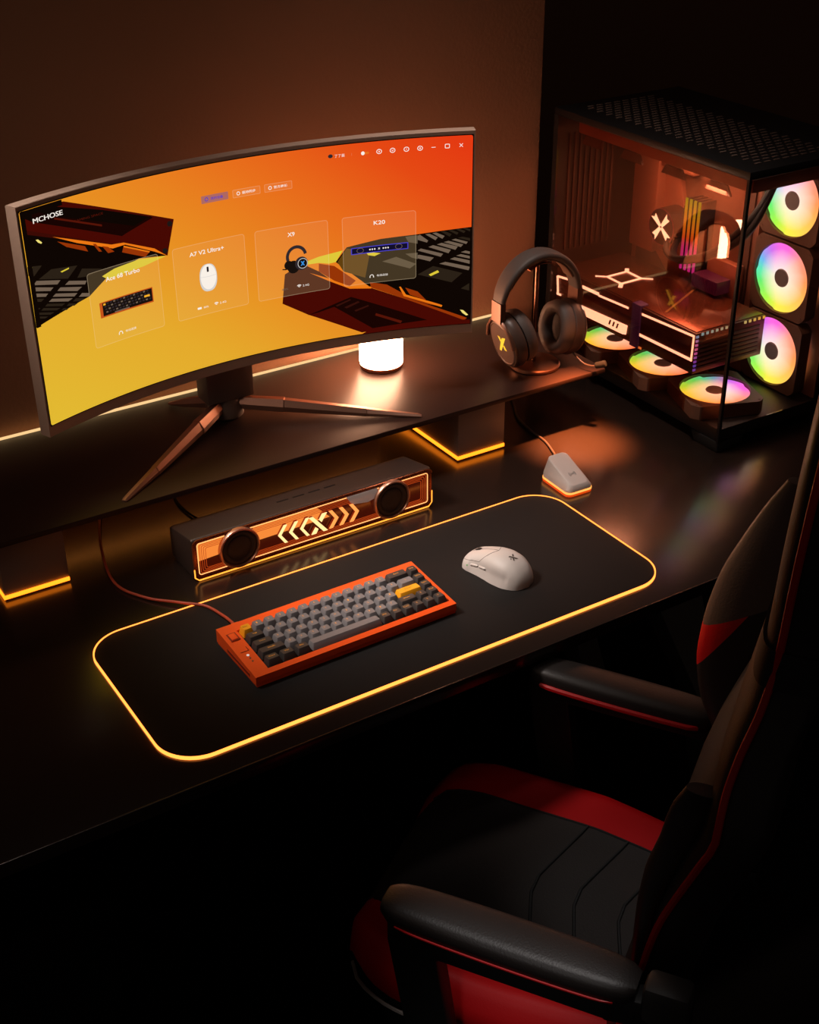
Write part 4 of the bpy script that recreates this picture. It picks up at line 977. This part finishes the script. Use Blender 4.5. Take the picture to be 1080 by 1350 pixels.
# rainbow pixels along the front end
for k in range(9):
    cols = [(120, 90, 250), (100, 90, 250), (130, 80, 240), (150, 100, 230), (190, 110, 220), (200, 120, 200), (190, 120, 220), (160, 140, 240), (120, 180, 255)]
    z = GZ0+0.006+0.0078*k
    b = B(); b.box(GX0+0.0003, GX0+0.0060, GY0-0.0012, GY0+0.0006, z, z+0.0042); b.build('light_pixel', emis('px%d' % k, cols[k], 1.6), gc, smooth=False)
for k in range(14):
    x = GX0+0.012+0.0112*k
    t = k/13; col = (int(130+125*t), int(210-10*t), int(250-170*t))
    if 6 <= k <= 8: continue
    b = B(); b.box(x, x+0.0052, GY0-0.0012, GY0+0.0006, GZ1-0.0055, GZ1-0.0008); b.build('light_pixel', emis('py%d' % k, col, 1.5), gc, smooth=False)
# diamond emblem on the backplate
b = B(); cx, cy, zt = 0.066, 0.353, GZ1+0.0022
def stick(p, q, w):
    p, q = Vector(p), Vector(q); d = (q-p).normalized(); n = Vector((-d.y, d.x))*w/2
    b.prism([p+n, q+n, q-n, p-n], zt-0.0002, zt+0.0006)
cx, cy = 0.0825, 0.3725
ptsD = [(cx-0.024, cy+0.021), (cx+0.026, cy+0.023), (cx+0.024, cy-0.021), (cx-0.026, cy-0.023)]
for i in range(4): stick(ptsD[i], ptsD[(i+1) % 4], 0.0055)
stick((cx-0.041, cy+0.036), (cx-0.022, cy+0.019), 0.0050); stick((cx+0.041, cy-0.036), (cx+0.022, cy-0.019), 0.0050)
stick((cx+0.036, cy+0.035), (cx+0.024, cy+0.021), 0.0080); stick((cx-0.040, cy-0.037), (cx-0.024, cy-0.021), 0.0080)
b.build('emblem_light', M_gl, gc, smooth=False)
# ------------------------------------------------------------------ gaming chair (local X = chair's right, local Y = where it faces)
ch = thing('gaming_chair', 'black and red gaming chair with padded armrests pulled up to the desk', 'chair', (0.388, -0.283, -DZ), math.atan2(0.567, 0.823))
M_lb = mat('leather_black', (40, 35, 33), 0.46, bump=0.45, bscale=420)
M_lr = mat('leather_red', (172, 2, 8), 0.6, bump=0.3, bscale=420, spec=0.25)
M_pip = mat('piping_red', (190, 8, 14), 0.45)
M_st2 = mat('stitch_black', (10, 9, 9), 0.7)
M_cp = mat('chair_plastic', (22, 21, 20), 0.5)
def Zc(z): return z + DZ
AX = 0.035
# seat: lofted cushion, wings are red, middle is black
def seat_half(y):      # half width along the depth
    return interp([(-0.24, 0.165), (-0.12, 0.195), (0.05, 0.216), (0.15, 0.210), (0.21, 0.190), (0.250, 0.140)], y)
def seat_top(u, y):    # u -1..1 across
    base = -0.212 + 0.010*math.exp(-((y-0.19)/0.08)**2) - 0.018*max(0, (0.0-y)/0.2)
    wing = 0.012*max(0, (abs(u)-0.55)/0.45)
    edge = -0.045*max(0, (abs(u)-0.86)/0.14)**2
    fr_ = -0.040*max(0, (y-0.205)/0.045)**2
    return base + wing + edge + fr_
def seat_part(u0, u1, m, name, nu=12):
    b = B(); NYs = 30; top, bot = [], []
    grid = []
    for i in range(NYs+1):
        y = -0.165 + 0.415*i/NYs; hw = seat_half(y)
        row = [Vector((AX + (u0+(u1-u0)*k/nu)*hw, y, Zc(seat_top(u0+(u1-u0)*k/nu, y)))) for k in range(nu+1)]
        lowz = Zc((-0.315 if abs(u0) == abs(u1) else -0.272) + (0.02*max(0, (y-0.2)/0.05)))
        ring = row + [Vector((row[-1].x - (0.012 if u1 > 0.99 else 0), y, lowz)), Vector((row[0].x + (0.012 if u0 < -0.99 else 0), y, lowz))]
        grid.append(ring)
    b.loft(grid); return b.build(name, m, ch, ang=50)
c_ = seat_part(-0.60, 0.60, M_lb, 'seat', 16)
r1 = seat_part(0.60, 1.0, M_lr, 'seat_wing'); r1['label'] = 'red seat wing'
r2 = seat_part(-1.0, -0.60, M_lr, 'seat_wing'); r2['label'] = 'red seat wing'
# seat shell and stitched channels
b = B(); b.loft([[(AX+u*seat_half(y)*(1.0), y, Zc(-0.315-zz)) for u, y in ((-0.93, -0.165), (0.93, -0.165), (0.93, 0.05), (0.90, 0.17), (0.72, 0.235), (0.0, 0.243), (-0.72, 0.235), (-0.90, 0.17), (-0.93, 0.05))] for zz in (-0.040, 0.028)])
b.build('seat_shell', M_cp, ch, ang=40)
b = B()
for y0 in (0.045, -0.013, -0.072, -0.130):
    P = []
    for k in range(17):
        u = -0.60 + 1.2*k/16; a = abs(u)
        y = y0 - max(0.0, a-0.08)*0.065
        P.append((AX+u*seat_half(y), y, Zc(seat_top(u, y))+0.0006))
    b.tube(P, 0.0022, n=6)
for u in (-0.60, 0.60): b.tube([(AX+u*seat_half(y), y, Zc(seat_top(u, y))+0.0003) for y in [-0.16+0.39*i/24 for i in range(25)]], 0.0018, n=6)
b.build('seat_stitching', M_st2, ch)
b = B()
for sg in (-1, 1): b.tube([(AX+sg*1.005*seat_half(y), y, Zc(-0.272)) for y in [-0.16+0.395*i/24 for i in range(25)]], 0.0026, n=6)
b.build('seat_piping', mat('piping_grey', (120, 112, 106), 0.5), ch)

# backrest core
def pb(z): return interp([(-0.30, -0.105), (-0.20, -0.118), (-0.08, -0.138), (0.0, -0.152), (0.06, -0.170), (0.113, -0.188), (0.150, -0.200), (0.19, -0.201), (0.232, -0.207), (0.283, -0.219), (0.34, -0.226), (0.42, -0.229), (0.62, -0.240)], z)
def bb(z): return pb(z) + 0.020
def bw(z): return interp([(-0.30, 0.175), (-0.15, 0.195), (0.02, 0.205), (0.13, 0.215), (0.24, 0.178), (0.34, 0.150), (0.50, 0.150), (0.60, 0.120), (0.64, 0.07)], z)
def bt(z): return interp([(-0.30, 0.06), (0.0, 0.080), (0.2, 0.075), (0.45, 0.07), (0.60, 0.05), (0.64, 0.02)], z)
BX = 0.028
def core(z0, z1, m, name, w0=-1, w1=1, fb=0.0, n=26, thick=1.0, nose=0.0):
    b = B(); rings = []
    for i in range(n+1):
        z = z0+(z1-z0)*i/n; W, T_, Y = bw(z), bt(z)*thick, bb(z)
        e0 = W*w0; e1 = W*w1; ring = []
        for k in range(24):
            th = 2*PI*k/24; cx, sx = math.cos(th), math.sin(th)
            ring.append(Vector((BX + (e0+e1)/2 + (e1-e0)/2*math.copysign(abs(cx)**0.35, cx), Y - T_/2 + fb + (T_/2)*math.copysign(abs(sx)**0.45, sx), Zc(z))))
        rings.append(ring)
    b.loft(rings); return b.build(name, m, ch, ang=60)
bk = core(-0.30, 0.64, M_lb, 'backrest')
for sg in (-1, 1):
    b = B(); P = []
    for i in range(60):
        z = -0.26+0.86*i/59
        P.append((BX+sg*(bw(z)+0.0008), pb(z), Zc(z)))
    b.tube(P, 0.0040, n=8); b.build('piping', M_pip, bk)
# strap across the neck of the backrest
b = B()
for z in (0.325,):
    b.loft([[Vector((BX + (bw(zz)+0.0035)*math.copysign(abs(math.cos(t))**0.35, math.cos(t)), bb(zz)-bt(zz)/2+(bt(zz)/2+0.0035)*math.copysign(abs(math.sin(t))**0.45, math.sin(t)), Zc(zz))) for t in [2*PI*k/32 for k in range(32)]] for zz in (z-0.020, z+0.020)])
b.build('neck_strap', mat('strap_black', (30, 28, 27), 0.6, bump=0.3), bk)
# shoulder wings
def wing_mat(sg):
    m = bpy.data.materials.new('wing_leather'); m.use_nodes = True; nt = m.node_tree; bs = nt.nodes['Principled BSDF']
    bs.inputs['Roughness'].default_value = 0.46
    tc = nt.nodes.new('ShaderNodeTexCoord'); sp = nt.nodes.new('ShaderNodeSeparateXYZ'); nt.links.new(tc.outputs['Object'], sp.inputs[0])
    def M(op, a, c):
        n = nt.nodes.new('ShaderNodeMath'); n.operation = op
        for k, v in enumerate((a, c)):
            if isinstance(v, (int, float)): n.inputs[k].default_value = v
            else: nt.links.new(v, n.inputs[k])
        return n.outputs[0]
    # wedge between two lines in (y,z):  z < z1 - k*(y-y0)  and z > z2 + ...
    y, z = sp.outputs['Y'], sp.outputs['Z']
    yy = M('MULTIPLY', M('ADD', y, 0.098), -1.0)                    # 0 at front, grows backwards
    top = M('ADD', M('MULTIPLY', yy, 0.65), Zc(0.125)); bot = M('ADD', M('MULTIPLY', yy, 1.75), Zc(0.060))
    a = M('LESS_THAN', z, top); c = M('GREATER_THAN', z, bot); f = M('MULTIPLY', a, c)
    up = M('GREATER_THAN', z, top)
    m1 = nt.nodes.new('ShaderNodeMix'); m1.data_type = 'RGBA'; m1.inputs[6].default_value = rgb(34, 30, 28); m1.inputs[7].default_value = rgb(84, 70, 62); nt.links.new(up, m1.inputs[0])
    m2 = nt.nodes.new('ShaderNodeMix'); m2.data_type = 'RGBA'; m2.inputs[7].default_value = rgb(190, 8, 8); nt.links.new(m1.outputs[2], m2.inputs[6]); nt.links.new(f, m2.inputs[0])
    nt.links.new(m2.outputs[2], bs.inputs['Base Color'])
    nz = nt.nodes.new('ShaderNodeTexNoise'); nz.inputs['Scale'].default_value = 420; nt.links.new(tc.outputs['Object'], nz.inputs['Vector'])
    bp = nt.nodes.new('ShaderNodeBump'); bp.inputs['Strength'].default_value = 0.4; bp.inputs['Distance'].default_value = 0.0006; nt.links.new(nz.outputs['Fac'], bp.inputs['Height']); nt.links.new(bp.outputs['Normal'], bs.inputs['Normal'])
    return m
M_wing = wing_mat(1)
def wing(front, back, a0, a1, name, m, n=30, seam=True):
    z0, z1 = front[0][0], front[-1][0]; b = B(); rings = []
    for i in range(n+1):
        t = i/n; z = z0+(z1-z0)*t; yf, yb = interp(front, z), interp(back, z)
        if yb > yf - 0.004: yb = yf - 0.004
        k = math.sin(PI*min(1, max(0.02, t*1.0)))**0.35 if t < 0.5 else max(0.12, (1-t)*2)**0.5
        am = (a0+a1)/2; hw = abs(a1-a0)/2*k; ring = []
        for q in range(20):
            th = 2*PI*q/20; cx, sx = math.cos(th), math.sin(th)
            ring.append(Vector((am + hw*math.copysign(abs(sx)**0.8, sx), (yf+yb)/2 + (yf-yb)/2*math.copysign(abs(cx)**0.9, cx), Zc(z))))
        rings.append(ring)
    b.loft(rings); return b.build(name, m, bk, ang=60)
wf = wing([(-0.08, -0.150), (-0.03, -0.128), (0.03, -0.104), (0.08, -0.097), (0.13, -0.100), (0.20, -0.113), (0.26, -0.135), (0.31, -0.157), (0.345, -0.176)],
     [(-0.08, -0.200), (0.05, -0.215), (0.2, -0.222), (0.345, -0.212)], 0.195, 0.250, 'shoulder_wing', M_wing)
wn = wing([(-0.19, -0.125), (-0.10, -0.124), (0.0, -0.124), (0.05, -0.127), (0.105, -0.139), (0.149, -0.147), (0.178, -0.160)],
     [(-0.19, -0.142), (0.0, -0.150), (0.10, -0.178), (0.178, -0.198)], -0.120, -0.176, 'shoulder_wing', M_lb)
# armrests
def armpad(xc, y0, y1, ztop, hw, name):
    b = B(); rings = []
    n = 26
    for i in range(n+1):
        t = i/n; y = y0+(y1-y0)*t; e = (1-abs(2*t-1)**7)**0.5 if 0 < t < 1 else 0.10
        w_ = hw*(0.55+0.45*e) if e < 1 else hw; w_ *= 0.92+0.10*math.sin(PI*t); zt = ztop - 0.006*(1-e) - 0.010*(t if y1 < y0 else 1-t); th_ = 0.036*(0.45+0.55*e)
        ring = []
        for k in range(20):
            a = 2*PI*k/20; cx, sx = math.cos(a), math.sin(a)
            ring.append(Vector((xc + w_*math.copysign(abs(cx)**0.6, cx), y, Zc(zt - th_/2 + th_/2*math.copysign(abs(sx)**0.6, sx)))))
        rings.append(ring)
    b.loft(rings); pad = b.build(name, M_lb, ch, ang=60)
    b = B(); P = []
    oval = []
    for s_ in (1, -1):
        rng = range(2, n-1) if s_ == 1 else range(n-2, 1, -1)
        for i in rng:
            t = i/n; y = y0+(y1-y0)*t; e = (1-abs(2*t-1)**7)**0.5; w_ = hw*(0.55+0.45*e)*(0.92+0.10*math.sin(PI*t))
            oval.append((xc+s_*(w_*1.005), y, Zc(ztop-0.010*(t if y1 < y0 else 1-t)-0.024)))
    b.tube(oval, 0.0016 if xc < 0 else 0.0042, n=8, closed=True); b.build('piping', M_pip, pad)
    return pad
def armframe(xc, sg):
    b = B()
    # flat loop frame: top rail, raked front post, lower rail, rear bracket
    Y = [(0.118, -0.058), (-0.150, -0.058), (-0.205, -0.058), (-0.205, -0.10), (-0.150, -0.100), (0.070, -0.078), (0.030, -0.36), (0.085, -0.36), (0.120, -0.11)]
    b.prism([(y, Zc(z)) for y, z in [(0.135, -0.040), (-0.13, -0.052), (-0.13, -0.090), (0.075, -0.085), (0.040, -0.335), (0.095, -0.335), (0.135, -0.075)]], xc-0.014, xc+0.014, axis='x', bev=0.004)
    b.prism([(y, Zc(z)) for y, z in [(-0.115, -0.052), (-0.205, -0.040), (-0.215, -0.30), (-0.165, -0.30), (-0.155, -0.085), (-0.115, -0.092)]], xc-0.014, xc+0.014, axis='x', bev=0.004)
    b.prism([(y, Zc(z)) for y, z in [(0.095, -0.33), (-0.215, -0.295), (-0.215, -0.335), (0.095, -0.36)]], xc-0.014, xc+0.014, axis='x', bev=0.003)
    b.box(min(xc, AX+sg*0.12), max(xc, AX+sg*0.12), -0.16, -0.10, Zc(-0.358), Zc(-0.343), bev=0.002)
    b.box(min(xc, AX+sg*0.12), max(xc, AX+sg*0.12), 0.02, 0.07, Zc(-0.358), Zc(-0.343), bev=0.002)
    return b.build('armrest_frame', M_cp, ch)
armpad(-0.222, 0.142, -0.148, -0.016, 0.030, 'armrest'); armpad(0.262, 0.130, -0.125, -0.025, 0.027, 'armrest')
armframe(-0.225, -1); armframe(0.268, 1)
# rear grey bracket behind the near armrest
b = B(); b.box(-0.245, -0.210, -0.205, -0.155, Zc(-0.070), Zc(-0.018), bev=0.008); b.build('recline_cover', mat('cover_grey', (58, 56, 54), 0.5), ch)
# base: gas lift, five star base, casters
b = B(); b.box(AX-0.11, AX+0.11, -0.13, 0.11, Zc(-0.392), Zc(-0.344), bev=0.008); b.build('tilt_mechanism', M_cp, ch)
b = B(); b.cyl((AX, 0, 0.10), (AX, 0, 0.20), 0.027, n=28); b.cyl((AX, 0, 0.20), (AX, 0, Zc(-0.392)), 0.016, n=24); b.build('gas_lift', M_blackm, ch)
for k in range(5):
    a = 2*PI*k/5+0.3; d = Vector((math.cos(a), math.sin(a), 0)); n_ = Vector((-d.y, d.x, 0)); o_ = Vector((AX, 0, 0))
    b = B(); b.loft([[o_+d*q+n_*w*sx+Vector((0, 0, z)) for sx, z in ((-1, zb), (1, zb), (0.7, zt), (-0.7, zt))] for q, w, zb, zt in ((0.018, 0.030, 0.085, 0.130), (0.30, 0.018, 0.068, 0.088))])
    lg = b.build('base_leg', M_cp, ch, ang=30)
    b = B(); p = o_+d*0.275
    for s_ in (-1, 1): b.cyl(p+n_*s_*0.008+Vector((0, 0, 0.029)), p+n_*s_*0.026+Vector((0, 0, 0.029)), 0.0285, n=24, bev=0.003)
    b.cyl(p+Vector((0, 0, 0.03)), p+Vector((0, 0, 0.07)), 0.007, n=12); b.build('caster', M_rubber, lg)
# ------------------------------------------------------------------ lights
def area(name, loc, target, size, power, col, spread=180, sy=None):
    l = bpy.data.lights.new(name, 'AREA'); l.energy = power; l.color = col; l.size = size; l.spread = math.radians(spread)
    if sy: l.shape = 'RECTANGLE'; l.size_y = sy
    o = bpy.data.objects.new(name, l); C.objects.link(o); o.location = loc
    o.rotation_euler = (Vector(target)-Vector(loc)).to_track_quat('-Z', 'Y').to_euler(); return o
def spot(name, loc, target, ang, blend, power, col, r=0.1):
    l = bpy.data.lights.new(name, 'SPOT'); l.energy = power; l.color = col; l.spot_size = math.radians(ang); l.spot_blend = blend; l.shadow_soft_size = r
    o = bpy.data.objects.new(name, l); C.objects.link(o); o.location = loc
    o.rotation_euler = (Vector(target)-Vector(loc)).to_track_quat('-Z', 'Y').to_euler(); return o
spot('key_light', (-0.25, 0.55, 1.2), (0.46, 0.22, 0.0), 27, 1.0, 105, (1.0, 0.88, 0.80), 0.15)
spot('edge_light', (-0.12, -1.03, 1.12), (-0.20, -0.04, 0.0), 18, 1.0, 2.5, (1.0, 0.95, 0.92), 0.03)
spot('chair_light', (-0.5, -1.0, 0.75), (0.22, -0.44, -0.28), 14, 0.8, 20.0, (1.0, 0.95, 0.92), 0.1)
spot('armrest_light', (0.30, -0.55, 1.8), (0.20, -0.43, -0.03), 10, 0.8, 50, (1.0, 0.93, 0.9), 0.05)
spot('seat_light', (0.25, -0.35, 1.9), (0.47, -0.31, -0.2), 9, 0.8, 40, (1.0, 0.95, 0.92), 0.05)
area('fill_light', (-1.0, 0.0, 1.3), (0.6, 0.5, 0.2), 0.7, 0.42, (1.0, 0.72, 0.58), spread=50)
spot('side_light', (0.25, 0.62, 0.95), (0.637, -0.257, 0.17), 15, 0.9, 30, (1.0, 0.62, 0.42), 0.08)
area('case_fill', (PX+0.13, PY+0.27, 0.445), (PX+0.12, PY+0.24, 0.1), 0.14, 1.5, (1.0, 0.70, 0.52))  # added fill that brightens the case interior
spot('desk_reflection_spot', (1.00, 0.30, 1.1), (0.955, 0.415, 0.0), 11, 1.0, 1300, (1.0, 0.30, 0.09), 0.03)  # unseen spot added in place of the glass's orange reflection on the desk
area('case_fill', (PX+0.025, PY+0.10, 0.440), (PX+0.22, PY+0.10, 0.20), 0.05, 0.45, (1.0, 0.75, 0.58))  # second added fill, aimed at the side fans
spot('top_light', (0.60, 0.50, 2.4), (0.85, 0.44, 0.0), 27, 1.0, 105, (1.0, 0.86, 0.78), 0.2)
w = bpy.data.worlds.new('World'); bpy.context.scene.world = w; w.use_nodes = True
w.node_tree.nodes['Background'].inputs[0].default_value = (1.0, 0.76, 0.66, 1); w.node_tree.nodes['Background'].inputs[1].default_value = 0.022

# ------------------------------------------------------------------ camera
cx_, cy_, cz_, yaw, pitch, roll, f_ = -0.4296, -1.2281, 1.1016, 0.5612, 0.527, -0.0066, 1780.15
cp_, sp_, cyw, syw = math.cos(pitch), math.sin(pitch), math.cos(yaw), math.sin(yaw)
fv = Vector((syw*cp_, cyw*cp_, -sp_)); r0 = Vector((cyw, -syw, 0)); u0 = r0.cross(fv)
rv = r0*math.cos(roll)+u0*math.sin(roll); uv_ = -r0*math.sin(roll)+u0*math.cos(roll)
cam = bpy.data.cameras.new('Camera'); co = bpy.data.objects.new('Camera', cam); C.objects.link(co)
co.matrix_world = Matrix(((rv.x, uv_.x, -fv.x, cx_), (rv.y, uv_.y, -fv.y, cy_), (rv.z, uv_.z, -fv.z, cz_), (0, 0, 0, 1)))
cam.sensor_fit = 'VERTICAL'; cam.sensor_height = 24.0; cam.lens = f_*24.0/1350.0; cam.clip_start = 0.02
bpy.context.scene.camera = co

sc = bpy.context.scene
sc.view_settings.view_transform = 'Standard'; sc.view_settings.look = 'None'; sc.view_settings.exposure = 0.0
sc.cycles.use_denoising = True; sc.cycles.max_bounces = 10; sc.cycles.transparent_max_bounces = 24; sc.cycles.caustics_reflective = True
sc.cycles.sample_clamp_indirect = 6.0
# lift everything so that the floor is at z = 0
for o in list(C.objects):
    if o.parent is None: o.location.z += DZ
